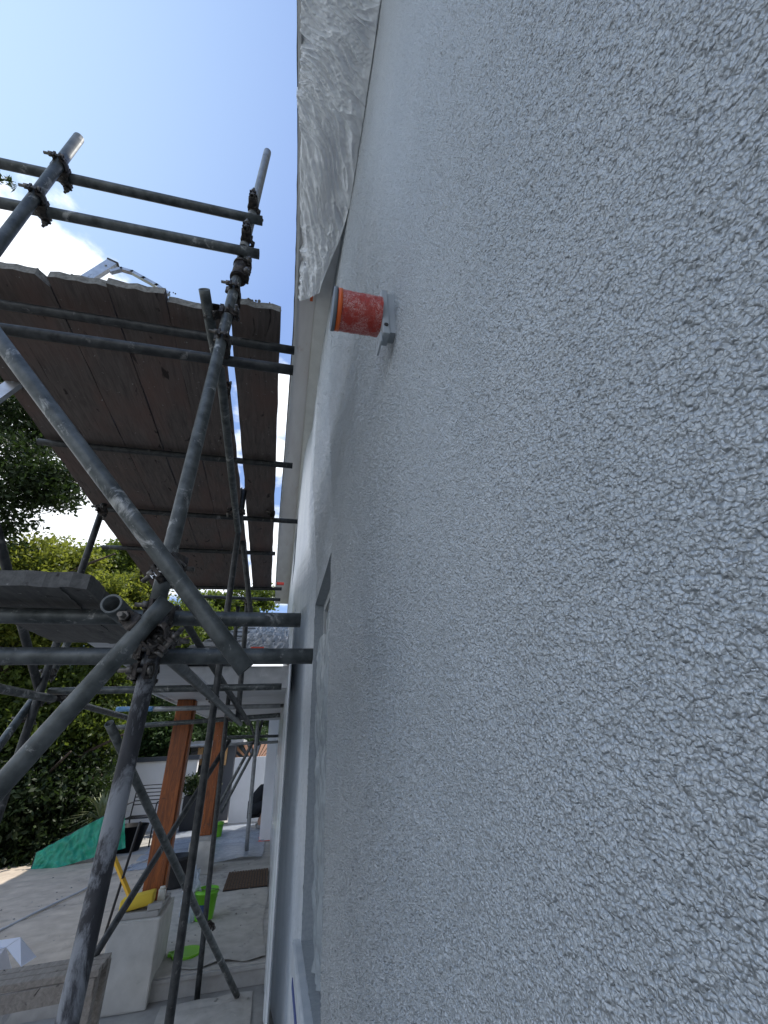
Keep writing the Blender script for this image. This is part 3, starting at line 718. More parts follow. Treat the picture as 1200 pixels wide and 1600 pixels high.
a = (a0+a1)/2; b = (b0+b1)/2; a.z = b.z = ZB
board('scaffold_board', a, b, V3((1,0,0)), .218, .04, label='single scaffold board nearest the house wall with mortar crumbs on its end')
# mortar crumbs along the end of the inner board
bm = bmesh.new()
for i in range(26):
    q = a + V3((random.uniform(-.105,.108), random.uniform(.0,.03), .043)); r = random.uniform(.003,.008)
    bmesh.ops.create_icosphere(bm, subdivisions=1, radius=r, matrix=Matrix.Translation(q)@Matrix.Diagonal((1,1,.7,1)))
for i in range(60):
    q = V3((random.uniform(-1.15,-.42), 1.28+random.uniform(0,.06), ZB+.042)); r = random.uniform(.002,.006)
    bmesh.ops.create_icosphere(bm, subdivisions=1, radius=r, matrix=Matrix.Translation(q))
tag(bm_obj('mortar_crumbs', bm, 'board_end'), 'pale dried mortar crumbs scattered on the board ends', 'mortar', kind='stuff')
# lower boards on the left
for i, (u0, u1) in enumerate(((55,135),(-30,53))):
    zb = .352
    p0, p1 = PZ(u0, 921, zb), PZ(u1, 921, zb); a = (p0+p1)/2; a.y = 1.10; b = a+V3((-.02,.62,.0))
    board('scaffold_board', a, b, V3((1,0,0)), .225 if i else (p1-p0).length, .038, mat='grey_board_wood', endmat='grey_board_wood', group='short grey boards on the lower transoms',
          label=['short grey board with nailed end resting on the lower transom beside the open tube','grey board at the left frame edge on the lower transom'][i])
# white painted panel lying under the lower lift
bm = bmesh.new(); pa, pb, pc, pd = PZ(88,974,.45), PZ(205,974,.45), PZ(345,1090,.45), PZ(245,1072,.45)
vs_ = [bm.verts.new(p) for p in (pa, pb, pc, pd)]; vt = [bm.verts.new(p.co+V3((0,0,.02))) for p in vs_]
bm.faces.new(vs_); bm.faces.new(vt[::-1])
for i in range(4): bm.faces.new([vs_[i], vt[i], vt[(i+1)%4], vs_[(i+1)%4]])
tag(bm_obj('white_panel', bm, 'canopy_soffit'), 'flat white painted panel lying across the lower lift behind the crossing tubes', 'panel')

# ---- ladder on the platform
lad = thing('ladder', PY(30, 596, 2.0), 'aluminium ladder leaning behind the scaffold platform with its top showing above the boards', 'ladder')
r1a, r1b = PY(-25, 634, 1.95), PY(140, 515, 1.95)
r2b = PY(176, 411, 1.95); dl = (r1b-r1a).normalized(); r2a = r2b - dl*1.2
def beam(bm, a, b, w, h):
    d = (b-a); s, u = frame_of(d); box(bm, (a+b)/2, d/2, s*w, u*h)
bm = bmesh.new(); beam(bm, r1a, r1b, .013, .033); bm_obj('rail', bm, 'aluminium', lad)
bm = bmesh.new(); beam(bm, r2a, r2b, .013, .035); cyl(bm, r2b-dl*.06+V3((0,-.02,0)), r2b-dl*.06+V3((0,-.012,0)), .008, 10); bm_obj('rail', bm, 'aluminium', lad)
bm = bmesh.new(); s_, u_ = frame_of(dl); box(bm, r2b+dl*.006, dl*.006, s_*.017, u_*.040, .003); bm_obj('end_cap', bm, 'dark_trim', lad)
for t in (.25, .62, .95):
    bm = bmesh.new(); a = r1a+(r1b-r1a)*t; b = r2a+(r2b-r2a)*t*.9; cyl(bm, a, b, .014, 10); bm_obj('rung', bm, 'aluminium', lad)
bm = bmesh.new(); pts = [PY(u, v, 1.93) for u, v in ((174,425),(190,421),(207,426),(225,436),(245,447),(262,459))]
for A, B in zip(pts, pts[1:]): beam(bm, A-(B-A)*.1, B+(B-A)*.1, .012, .011)
bm_obj('stabiliser_arm', bm, 'aluminium', lad)

# ================================================================== CANOPY, FAR ROOF AND POSTS
can = thing('porch_canopy', (-.4, 6.4, GT), 'flat white soffited porch canopy carried by two orange brown posts', 'canopy')
ZC = .45
bm = bmesh.new(); abox(bm, -1.0, .10, 3.95, 5.55, ZC, ZC+.02); abox(bm, -1.0, .10, 5.72, 9.0, ZC+.0, ZC+.02); bm_obj('soffit', bm, 'canopy_soffit', can)
bm = bmesh.new(); abox(bm, -.96, .10, 5.56, 5.71, ZC-.03, ZC+.05); bm_obj('beam', bm, 'dark_trim', can)
bm = bmesh.new(); abox(bm, -1.02, .10, 3.92, 3.948, ZC-.01, ZC+.17, .004); bm_obj('fascia', bm, 'grey_fascia', can)
bm = bmesh.new(); abox(bm, -1.045, -1.022, 3.92, 9.0, ZC-.01, ZC+.17, .004); bm_obj('fascia', bm, 'fascia_paint', can)
bm = bmesh.new()
rp = [V3((-1.06,3.86,ZC+.175)), V3((.12,3.86,ZC+.175)), V3((.12,8.2,ZC+1.75)), V3((-.22,8.2,ZC+1.75))]
vv = [bm.verts.new(p) for p in rp]; bm.faces.new(vv); b4 = bm.verts.new((-1.06,9.0,ZC+.175)); bm.faces.new([vv[0], vv[3], b4])
bm_obj('roof', bm, 'roof_tile', can)
# slate courses, each its own piece
def lerp(a, b, t): return a+(b-a)*t
rn = (rp[1]-rp[0]).cross(rp[3]-rp[0]).normalized()
if rn.z < 0: rn = -rn
rows = 11; meshes = {}
for i in range(rows):
    t0, t1 = i/rows, (i+1)/rows
    L0, R0 = lerp(rp[0], rp[3], t0), lerp(rp[1], rp[2], t0); L1, R1 = lerp(rp[0], rp[3], t1), lerp(rp[1], rp[2], t1)
    cnt = max(2, int((R0-L0).length/.27))
    for j in range(cnt):
        a, b = (j+.02)/cnt, (j+.98)/cnt
        q = [lerp(L0,R0,a)+rn*.022, lerp(L0,R0,b)+rn*.022, lerp(L1,R1,b)+rn*.008, lerp(L1,R1,a)+rn*.008]
        bm = bmesh.new(); v1 = [bm.verts.new(p) for p in q]; v0 = [bm.verts.new(p-rn*.010) for p in q]
        bm.faces.new(v1); bm.faces.new(v0[::-1])
        for k in range(4): bm.faces.new([v1[k], v0[k], v0[(k+1)%4], v1[(k+1)%4]])
        bm_obj('roof_tile', bm, 'roof_tile', can)
# plastic over the far roof
U = np.linspace(0, 1, 80)[:, None]; V = np.linspace(0, 1, 80)[None, :]
a_, b_, c_, d_ = [np.array(p+rn*.06) for p in (lerp(rp[0],rp[1],.50), rp[1], rp[2], rp[3])]
Pf = (a_*(1-U[..., None])+b_*U[..., None])*(1-V[..., None])+(d_*(1-U[..., None])+c_*U[..., None])*V[..., None]
Pf = wrinkle(Pf, .035, 51, (2.5, .7), 128)
tag(link('roof_sheet', grid_mesh('roof_sheet', Pf), 'clear_film'), 'clear plastic sheet draped and folded over the small porch roof', 'plastic sheet')
bm = bmesh.new(); p = PY(402, 1013, 3.83); box(bm, p, V3((.055,0,0)), V3((0,.003,0)), V3((0,0,.012))); tag(bm_obj('red_tape', bm, 'red_tape'), 'red tape holding the clear sheet at the porch roof edge', 'tape')
bm = bmesh.new(); p = PY(438, 912, 7.0); box(bm, p, V3((.06,0,0)), V3((0,.02,0)), V3((0,0,.02))); tag(bm_obj('orange_tape', bm, 'red_tape'), 'small orange red tape end at the far end of the high eaves', 'tape')
# posts and plinths
for i, (x, y, w) in enumerate(((-.865, 4.86, .075), (-.83, 7.8, .07))):
    p = thing('timber_post', (x, y, GT), ['near orange brown timber post standing on the front plinth','farther orange brown timber post standing on the rear plinth'][i], 'post', 'timber porch posts')
    bm = bmesh.new(); abox(bm, x-w, x+w, y-w, y+w, -1.05, ZC-.002, .006); bm_obj('shaft', bm, 'post_wood', p)
    bm = bmesh.new(); abox(bm, x+w+.001, x+w+.016, y-w+.02, y+w-.02, -1.04, ZC-.01, .002); bm_obj('side_batten', bm, 'post_wood', p)
for i, (x0, x1, y0, y1, z0) in enumerate(((-1.06,-.72,4.50,5.05,GL), (-1.0,-.70,7.55,8.0,GT))):
    p = thing('plinth', ((x0+x1)/2, y0, z0), ['pale rendered front plinth with yellow sponge on top','smaller cracked pale plinth under the farther post'][i], 'plinth', 'rendered post plinths')
    bm = bmesh.new(); abox(bm, x0, x1, y0, y1, z0, -1.09, .012)
    bmesh.ops.subdivide_edges(bm, edges=bm.edges, cuts=3, use_grid_fill=True)
    for v in bm.verts: v.co += V3((random.uniform(-.0025,.0025), random.uniform(-.0025,.0025), 0))
    bm_obj('block', bm, 'plinth_render', p)
    bm = bmesh.new(); abox(bm, x0+.03, x1-.03, y0+.04, y1-.03, -1.089, -1.052, .006); bm_obj('cap_mortar', bm, 'riser_render', p)

# ================================================================== TERRACE OBJECTS
def cloth(name, x0, x1, y0, y1, z, mat, label, cat, amp=.008, seed=61, n=(120,120), edge=.03):
    U = np.linspace(0, 1, n[0])[:, None]; V = np.linspace(0, 1, n[1])[None, :]
    E = bandnoise(256, 20, 80, seed+5)
    ex = edge*sample(E, 0*U+3, V*200)*(1-2*(U > .5))*0
    Pq = np.stack([x0+(x1-x0)*U+0*V+ edge*np.sin(V*9+seed)*.6*(np.abs(U-.5)*2)**6, y0+(y1-y0)*V+0*U+edge*np.sin(U*11+seed)*(np.abs(V-.5)*2)**6, z+0*U*V], -1)
    A = bandnoise(256, 26, 90, seed, (2.5,.8)); B = bandnoise(256, 8, 24, seed+1)
    hh = np.abs(sample(A, U*n[0]+0*V, V*n[1]+0*U))*.8+np.abs(sample(B, U*n[0]+0*V, V*n[1]+0*U))*.08
    Pq[..., 2] += hh*amp
    o = link(name, grid_mesh(name, Pq), mat); tag(o, label, cat); return o
cloth('dust_sheet', -3.85, -1.12, 4.66, 9.3, GT+.006, 'dust_sheet', 'large brownish dust sheet spread over the terrace left of the posts', 'dust sheet', .010, 61, (160,200))
cloth('ground_sheet', -.6, .06, 4.68, 7.1, GT+.005, 'terrace_stone', 'grey stained cloth sheet on the terrace between the plinth and the wall', 'dust sheet', .004, 71)
cloth('plastic_sheet', -1.9, -.02, 8.15, 11.6, GT+.006, 'ground_film', 'bluish clear plastic sheet covering the far terrace near the white walls', 'plastic sheet', .022, 75)
cloth('plastic_sheet', -2.6, -1.02, 3.3, 4.45, GL+.006, 'ground_film', 'crumpled clear plastic sheet on the ground below the wooden bench', 'plastic sheet', .03, 79)
cloth('plastic_sheet', -.62, .0, 3.6, 4.5, GL+.005, 'terrace_stone', 'scuffed cloth at the foot of the step below the leaning brace', 'dust sheet', .007, 83, edge=.002)
# door mat of woven blocks
p0 = PZ(348, 1392, GT+.012); p1 = PZ(419, 1386, GT+.012); p2 = PZ(419, 1358, GT+.012)
x0, x1, y0, y1 = p0.x, p1.x-.005, p0.y-.02, p2.y
mt = thing('door_mat', ((x0+x1)/2, (y0+y1)/2, GT), 'dark brown coarse grid door mat lying beside the wall', 'mat')
bm = bmesh.new(); abox(bm, x0, x1, y0, y1, GT+.008, GT+.016); bm_obj('backing', bm, 'black_cloth', mt)
bm = bmesh.new(); nx, ny = 15, 18
for i in range(nx):
    for j in range(ny):
        cx = x0+(x1-x0)*(i+.5)/nx; cy = y0+(y1-y0)*(j+.5)/ny; abox(bm, cx-.4*(x1-x0)/nx, cx+.4*(x1-x0)/nx, cy-.36*(y1-y0)/ny, cy+.36*(y1-y0)/ny, GT+.0165, GT+.026+random.uniform(0,.003))
tag(bm_obj('tuft', bm, 'coir_mat', mt), kind='stuff')

def bucket(c, r0, r1, h, mat, label, group, wall=.004, handle=True, lab=False):
    b = thing('bucket', c, label, 'bucket', group); n = 40
    bm = bmesh.new(); prof = [(r0*.0,0),(r0,0),(r0*1.01,.01),(r1,h-.03),(r1+.008,h-.03),(r1+.008,h-.018),(r1+.002,h-.016),(r1+.004,h),(r1-.004,h),(r0-.004,.012),(0,.012)]
    rings = []
    for (r, z) in prof: rings.append([bm.verts.new(c+V3((math.cos(2*math.pi*i/n)*max(r,.0005), math.sin(2*math.pi*i/n)*max(r,.0005), z))) for i in range(n)])
    for A, B in zip(rings, rings[1:]):
        for i in range(n): f = bm.faces.new([A[i], A[(i+1)%n], B[(i+1)%n], B[i]]); f.smooth = True
    bm_obj('body', bm, mat, b)
    if handle:
        bm = bmesh.new(); sweep(bm, [c+V3((math.cos(t)*(r1+.01), -.02-.10*math.sin(t), h-.02+.13*math.sin(t)*.3)) for t in np.linspace(0, math.pi, 16)], .003, 6); bm_obj('handle', bm, 'bolt_metal', b)
    if lab:
        bm = bmesh.new(); 
        A = [c+V3((math.cos(q)*((r0+r1)/2+.006), math.sin(q)*((r0+r1)/2+.006), 0)) for q in np.linspace(-2.4,-1.3,10)]
        lo = [bm.verts.new(p+V3((0,0,h*.25))) for p in A]; hi = [bm.verts.new(p+V3((0,0,h*.55))) for p in A]
        for i in range(9): bm.faces.new([lo[i], lo[i+1], hi[i+1], hi[i]])
        bm_obj('label', bm, 'label_blue', b)
    return b
pb = PZ(318, 1436, GT+.006); bucket(pb, .085, .108, .23, 'green_plastic', 'bright green bucket with dark label standing behind the front plinth', 'green buckets', lab=True)
pb = PZ(337, 1307, GT+.01); bucket(pb, .10, .12, .22, 'lime_lid', 'small lime green bucket far off beside the rear post', 'green buckets')
pb = PZ(272, 1385, GT+.006); bucket(pb, .13, .17, .30, 'black_plastic', 'black plastic bucket beside the foot of the near post', None, handle=False)
# film bag round the green bucket
c = PZ(293, 1440, GT)+V3((0,0,.17)); tag(crumple('plastic_bag', c, .14, 'clear_film', 35, (.55,.55,1.4)), 'crumpled clear plastic film hanging beside the green bucket', 'plastic film')
# lid
p = PZ(291, 1492, GT+.004); lid = thing('round_lid', p, 'round bright green bucket lid lying on the step edge', 'lid')
bm = bmesh.new(); cyl(bm, p, p+V3((0,0,.012)), .112, 48); cyl(bm, p+V3((0,0,.0122)), p+V3((0,0,.022)), .118, 48); bmesh.ops.bevel(bm, geom=[e for e in bm.edges if e.calc_face_angle(0) > 1], offset=.003, segments=2, affect='EDGES'); bm_obj('disc', bm, 'lime_lid', lid)
bm = bmesh.new(); box(bm, p+V3((-.122,.02,.012)), V3((.02,0,0)), V3((0,.03,0)), V3((0,0,.01)), .003); bm_obj('tab', bm, 'lime_lid', lid)
# yellow sponge float on the plinth
p = PY(217, 1424, 4.62); p.z = -1.052
sp_ = thing('sponge', p, 'yellow block sponge lying on the front plinth', 'sponge'); bm = bmesh.new()
box(bm, p+V3((-.02,0,.052)), V3((.115,.0,.016)), V3((0,.06,0)), V3((0,0,.040)), .018); bmesh.ops.subdivide_edges(bm, edges=bm.edges, cuts=1, use_grid_fill=True)
for v in bm.verts: v.co += V3((random.uniform(-.003,.003), random.uniform(-.003,.003), random.uniform(-.003,.003)))
bm_obj('foam', bm, 'yellow_sponge', sp_, True)
bm = bmesh.new(); beam(bm, PY(176, 1335, 5.3), PY(203, 1400, 5.1), .016, .012); tag(bm_obj('broom_handle', bm, 'yellow_handle'), 'flat yellow handle leaning behind the painted tube above the sponge', 'handle')
bm = bmesh.new(); cyl(bm, PY(219, 1285, 4.9), PZ(161, 1470, GT+.02), .011, 10); tag(bm_obj('pole', bm, 'black_metal'), 'thin black pole leaning in front of the garden chair', 'pole')
# grit and mortar crumbs on the paving
bm = bmesh.new(); g_ = random.Random(3)
for i in range(260):
    x = g_.uniform(-2.8, 0); y = g_.uniform(4.0, 8.5); z = (GT+.012 if y > 4.64 else GL+.012); rr = g_.uniform(.004,.013)
    if -1.1 < x < -.65 and y < 5.1: continue
    bmesh.ops.create_icosphere(bm, subdivisions=1, radius=rr, matrix=Matrix.Translation((x,y,z))@Matrix.Diagonal((1,g_.uniform(.6,1.4),.6,1)))
tag(bm_obj('grit', bm, 'board_end'), 'pale mortar crumbs and grit scattered over the paving', 'grit', kind='stuff')
# stone bits and jar on plinth
bm = bmesh.new(); pj = PY(251, 1408, 4.72); pj.z = -1.05; cyl(bm, pj, pj+V3((0,0,.085)), .028, 20); cyl(bm, pj+V3((0,0,.086)), pj+V3((0,0,.1)), .020, 20); jar = bm_obj('jar', bm, 'cream'); tag(jar, 'small pale pot on the front plinth beside the timber post', 'pot')
bm = bmesh.new(); pj = V3((-.785, 4.57, -1.032)); box(bm, pj, V3((.05,.01,0)), V3((-.005,.03,0)), V3((0,0,.018)), .006); tag(bm_obj('stone', bm, 'riser_render'), 'grey broken stone on the right corner of the front plinth', 'stone')
bm = bmesh.new(); pj = PZ(318, 1340, GT); cyl(bm, pj, pj+V3((0,0,.25)), .04, 20); cyl(bm, pj+V3((0,0,.25)), pj+V3((0,0,.32)), .04, 20, .015); cyl(bm, pj+V3((0,0,.32)), pj+V3((0,0,.36)), .016, 12); tag(bm_obj('bottle', bm, 'glass_jar'), 'pale glass bottle standing in front of the farther post', 'bottle')
# hose across the terrace
pts = [PZ(u, v, GT+.03) for u, v in ((-40,1472),(0,1454),(60,1424),(128,1392),(175,1366),(230,1343),(262,1331))]
P2 = []
for i in range(len(pts)-1):
    for t in np.linspace(0, 1, 8, endpoint=False): P2.append(lerp(pts[i], pts[i+1], t)+V3((0,.01*math.sin(i*3+t*5),0)))
bm = bmesh.new(); sweep(bm, P2, .012, 10); tag(bm_obj('hose', bm, 'rope_white'), 'pale grey hose lying across the brown dust sheet', 'hose')
# folded white card tent
cd = thing('folded_card', PZ(25, 1520, GT), 'folded white card standing like a tent on the dust sheet', 'card')
q = {k: v for k, v in dict(a=PY(-30,1480,5.35), b=PY(32,1464,5.35), c=PZ(58,1494,GT+.03), d=PZ(32,1511,GT+.02)).items()}
A, B = PZ(-60,1478,GT+.24), PZ(32,1464,GT+.24); C_, D_ = PZ(57,1495,GT+.09), PZ(33,1511,GT+.09); E_, F_ = PZ(9,1480,GT+.20), PZ(20,1519,GT+.02); G_ = PZ(-40,1550,GT+.01)
def plate(name, pts, th, mat, par):
    bm = bmesh.new(); nn = (pts[1]-pts[0]).cross(pts[2]-pts[0]).normalized()*th
    v1 = [bm.verts.new(p) for p in pts]; v2 = [bm.verts.new(p+nn) for p in pts]; bm.faces.new(v1); bm.faces.new(v2[::-1]); n = len(pts)
    for i in range(n): bm.faces.new([v1[i], v2[i], v2[(i+1)%n], v1[(i+1)%n]])
    return bm_obj(name, bm, mat, par)
plate('flap', [E_, B, C_, D_], .004, 'white_card', cd); plate('flap', [A, B, E_, PZ(-60,1500,GT+.2)], .004, 'white_card', cd); plate('flap', [PZ(-50,1500,GT+.18), E_, F_, G_], .004, 'white_card', cd)
# wooden bench in the lower left corner
be = thing('wooden_bench', PZ(120, 1595, GL), 'weathered wooden bench cut off by the lower left corner', 'bench')
def plank(name, a, b, w, h, par, mat='bench_wood'):
    bm = bmesh.new(); d = b-a; s, u = frame_of(d); box(bm, (a+b)/2, d/2, s*w, u*h, .003); return bm_obj(name, bm, mat, par)
YB = 3.35; zt = PY(150, 1508, YB).z
e0, e1 = PY(160, 1512, YB), PY(-60, 1590, YB)
for k, off in enumerate((0, .075, .15)):
    plank('slat', e0+V3((.0,off-.03,0)), V3((-2.2, YB+off-.12, e0.z)), .033, .014, be)
plank('rail', e0+V3((-.01,-.055,-.05)), V3((-2.2, YB-.20, e0.z-.05)), .012, .035, be)
for (dx, dy) in ((-.035,-.02), (-.035,.16)):
    bm = bmesh.new(); abox(bm, e0.x+dx-.03, e0.x+dx+.03, YB+dy-.03, YB+dy+.03, GL, e0.z-.018, .004); bm_obj('leg', bm, 'bench_wood', be)
plank('stretcher', V3((e0.x-.035, YB+.01, GL+.12)), V3((e0.x-.035, YB+.13, GL+.12)), .02, .03, be)
# green netting fence piece
g0, g1, g2, g3 = PZ(44,1372,GT), PZ(182,1326,GT), None, None
U = np.linspace(0, 1, 70)[:, None]; V = np.linspace(0, 1, 24)[None, :]
g0 = np.array(PY(44,1370,8.9)); g1 = np.array(PY(195,1325,8.9)); t0_ = np.array(PY(57,1332,9.0)); t1_ = np.array(PY(195,1258,9.0))
Pn = (g0*(1-U[...,None])+g1*U[...,None])*(1-V[...,None])+(t0_*(1-U[...,None])+t1_*U[...,None])*V[...,None]
Pn = wrinkle(Pn, .03, 91, (1, 1.5), 128)
gt = thing('green_tarpaulin', Vector(g0), 'bright green tarpaulin screen at the far left edge of the terrace', 'tarpaulin')
link('sheet', grid_mesh('sheet', Pn), 'green_tarp', gt)
bm = bmesh.new(); cyl(bm, Vector(g0)-V3((0,-.02,.2)), Vector(t0_)+V3((0,.02,0)), .018, 10); cyl(bm, Vector(t0_)+V3((0,.04,0)), Vector(t1_)+V3((0,.04,0)), .015, 10); bm_obj('frame', bm, 'black_metal', gt)
# chair
ch = thing('garden_chair', PZ(212, 1318, GT), 'black metal garden chair in front of the white wall', 'chair')
cp = PZ(213, 1322, GT); 
def cpt(x, y, z): return cp+V3((x, y, z))
for sx in (-.25, .25):
    bm = bmesh.new(); sweep(bm, [cpt(sx,-.22,0), cpt(sx,-.22,.62), cpt(sx,-.18,.65), cpt(sx,.20,.65), cpt(sx,.25,.62)], .012, 8); bm_obj('arm_frame', bm, 'black_metal', ch)
    bm = bmesh.new(); sweep(bm, [cpt(sx,.28,0), cpt(sx,.20,.42), cpt(sx,.30,.90)], .012, 8); bm_obj('leg', bm, 'black_metal', ch)
for z in (.60,.66,.72,.78,.84,.90):
    bm = bmesh.new(); sweep(bm, [cpt(-.25,.20+(z-.42)*.2,z), cpt(0,.24+(z-.42)*.2,z), cpt(.25,.20+(z-.42)*.2,z)], .009, 6); bm_obj('back_slat', bm, 'black_metal', ch)
for y in np.linspace(-.2,.18,7):
    bm = bmesh.new(); sweep(bm, [cpt(-.25,y,.43), cpt(.25,y,.43)], .010, 6); bm_obj('seat_slat', bm, 'black_metal', ch)
# dark crate below chair
wb = thing('trug', PZ(196, 1325, GT), 'black builder\'s tub standing left of the garden chair', 'tub')
bm = bmesh.new(); p = PZ(196, 1330, GT); cyl(bm, p+V3((0,0,0)), p+V3((0,0,.36)), .20, 28, .29, cap=False); bmesh.ops.solidify(bm, geom=bm.faces[:], thickness=.012); bm_obj('body', bm, 'black_plastic', wb)
# ---- far garden walls and shed
gw = thing('garden_wall', PY(250, 1305, 11.6), 'white rendered garden wall left of the timber shed', 'wall', 'white garden walls')
x0, x1 = PY(150,1310,11.8).x, PY(292,1300,11.8).x; zt_ = PY(240, 1190, 11.8).z
bm = bmesh.new(); abox(bm, x0, x1, 11.8, 12.0, GL-.1, zt_); bm_obj('face', bm, 'white_wall', gw)
bm = bmesh.new(); abox(bm, x0-.05, x1+.03, 11.75, 12.4, zt_+.002, zt_+.09); bm_obj('coping', bm, 'slate_blue', gw)
gw = thing('garden_wall', PY(385, 1300, 12), 'white rendered garden wall behind the bending person', 'wall', 'white garden walls')
x0, x1 = PY(354,1300,12).x, 2.; zt_ = PY(390, 1183, 12).z
bm = bmesh.new(); abox(bm, x0, x1, 12, 12.2, GL-.1, zt_); bm_obj('face', bm, 'white_wall', gw)
sh = thing('shed', PY(320, 1290, 12.6), 'dark slatted timber shed with light wood cladding between the white walls', 'shed')
sx0, sx1 = PY(286,1250,12.5).x, PY(358,1250,12.5).x; st = PY(320, 1165, 12.5).z
bm = bmesh.new(); abox(bm, sx0, sx1, 12.55, 14, GL-.1, st); bm_obj('body', bm, 'slate_blue', sh)
n = 9
for i in range(n):
    z = GT+.4+(st-GT-.4)*(i/n)+.02; bm = bmesh.new(); abox(bm, sx0, sx0+.27, 12.50, 12.548, z, z+(st-GT-.4)/n-.025); bm_obj('slat', bm, 'dark_trim', sh)
for i, (u0, u1, v0, v1) in enumerate(((306,318,1168,1196),(319,334,1168,1196),(342,356,1168,1196),(300,309,1199,1222),(334,340,1199,1220),(342,348,1199,1222))):
    a, b = PY(u0, v1, 12.5), PY(u1, v0, 12.5); bm = bmesh.new(); abox(bm, a.x, b.x, 12.49, 12.545, a.z, b.z); bm_obj('cladding_panel', bm, 'clad_wood', sh)
a = PY(318, 1165, 12.4); bm = bmesh.new(); abox(bm, sx0-.3, sx1+.2, 12.2, 14.2, st, st+.10); bm_obj('roof', bm, 'grey_fascia', sh)
# striped awning roof with copper slats
aw = thing('striped_awning', PY(395, 1175, 13), 'low roof of fanned copper and blue slats above the far wall', 'awning')
cx, cz = PY(398, 1190, 12.9).x, PY(398, 1190, 12.9).z-.1
for i in range(22):
    q0 = math.radians(12+i*7.2); q1 = q0+math.radians(5.6); bm = bmesh.new(); R1, R2 = .15, 1.0
    pts = [V3((cx+math.cos(q)*r, 12.9+ (.3 if r > .5 else 0), cz+math.sin(q)*r*.55)) for q, r in ((q0,R1),(q1,R1),(q1,R2),(q0,R2))]
    v1 = [bm.verts.new(p) for p in pts]; v2 = [bm.verts.new(p+V3((0,.02,0))) for p in pts]; bm.faces.new(v1); bm.faces.new(v2[::-1])
    for k in range(4): bm.faces.new([v1[k], v2[k], v2[(k+1)%4], v1[(k+1)%4]])
    bm_obj('slat', bm, 'copper' if (i % 2 or i < 9) else 'slate_blue', aw)
# red tape outline at the pillar foot
bm = bmesh.new(); z = GT+.012
abox(bm, -.11, .20, 9.45, 9.49, z, z+.003); abox(bm, -.11, -.075, 9.49, 10.4, z, z+.003); bp = bm_obj('red_tape', bm, 'red_tape'); tag(bp, 'red tape laid along the foot of the white end pillar', 'tape')
# dark planter behind post
pl = thing('planter', PZ(280, 1295, GT), 'dark square planter with a small leafy bush between the two timber posts', 'planter')
p = PZ(296, 1300, GT); bm = bmesh.new(); abox(bm, p.x-.22, p.x+.20, p.y, p.y+.4, GT, GT+.62, .01); bm_obj('tub', bm, 'cushion_dark', pl)

# ================================================================== PERSON (bending, far away)
pp = PZ(392, 1301, GT); PXo = pp.x-.0
def skin_body(name, joints, edges, mat, parent=None):
    me = bpy.data.meshes.new(name); me.from_pydata([tuple(j[0]) for j in joints], edges, []); me.update()
    o = link(name, me, mat, parent, world=parent is None or True)
    md = o.modifiers.new('skin', 'SKIN'); me.skin_vertices[0].data[0].use_root = True
    for i, j in enumerate(joints): me.skin_vertices[0].data[i].radius = (j[1], j[1]); me.skin_vertices[0].data[i].use_root = (i == 0)
    s = o.modifiers.new('sub', 'SUBSURF'); s.levels = 2; s.render_levels = 2
    return o
per = thing('person', pp, 'person in dark clothes crouching at the far end beside the wall', 'person')
def q3(x, y, z): return V3((pp.x+x, pp.y+.35+y, GT+.012+z))
# crouching low, side on, facing the wall
Jb = [(q3(0,0,.34),.13),(q3(.05,0,.48),.135),(q3(.20,0,.64),.13),(q3(.31,0,.70),.10),(q3(.38,0,.72),.05),(q3(.46,0,.74),.088),(q3(.51,0,.70),.07),
      (q3(.02,-.11,.34),.10),(q3(.30,-.15,.44),.07),(q3(.14,-.14,.09),.045),(q3(.26,-.14,.035),.04),
      (q3(.02,.11,.34),.10),(q3(.32,.13,.40),.07),(q3(.12,.13,.09),.045),(q3(.24,.13,.035),.04),
      (q3(.28,-.20,.64),.052),(q3(.42,-.22,.44),.04),(q3(.58,-.18,.32),.03),(q3(.65,-.17,.29),.03),
      (q3(.28,.20,.64),.052),(q3(.42,.22,.44),.04),(q3(.58,.18,.32),.03),(q3(.65,.17,.29),.03)]
Eb = [(0,1),(1,2),(2,3),(3,4),(4,5),(5,6),(0,7),(7,8),(8,9),(9,10),(0,11),(11,12),(12,13),(13,14),(3,15),(15,16),(16,17),(17,18),(3,19),(19,20),(20,21),(21,22)]
skin_body('body', Jb, Eb, 'skin', per)
Jt = [(q3(-.01,0,.36),.15),(q3(.04,0,.50),.155),(q3(.19,0,.65),.15),(q3(.30,0,.71),.115),(q3(.28,-.20,.65),.066),(q3(.36,-.21,.53),.055),(q3(.28,.20,.65),.066),(q3(.36,.21,.53),.055)]
skin_body('shirt', Jt, [(0,1),(1,2),(2,3),(3,4),(4,5),(3,6),(6,7)], 'black_cloth', per)
Jl = [(q3(0,0,.33),.145),(q3(.02,-.11,.34),.115),(q3(.24,-.145,.42),.088),(q3(.02,.11,.34),.115),(q3(.26,.13,.39),.088)]
skin_body('shorts', Jl, [(0,1),(1,2),(0,3),(3,4)], 'black_cloth', per)
bm = bmesh.new()
for c_ in (q3(.20,-.14,.045), q3(.18,.13,.045)):
    bmesh.ops.create_icosphere(bm, subdivisions=2, radius=1, matrix=Matrix.Translation(c_)@Matrix.Diagonal((.13,.05,.048,1)))
bm_obj('shoes', bm, 'shoe_grey', per, True)
bm = bmesh.new(); bmesh.ops.create_icosphere(bm, subdivisions=2, radius=.1, matrix=Matrix.Translation(q3(.44,0,.77))@Matrix.Diagonal((1,.9,1,1))); bm_obj('hair', bm, 'hair', per, True)

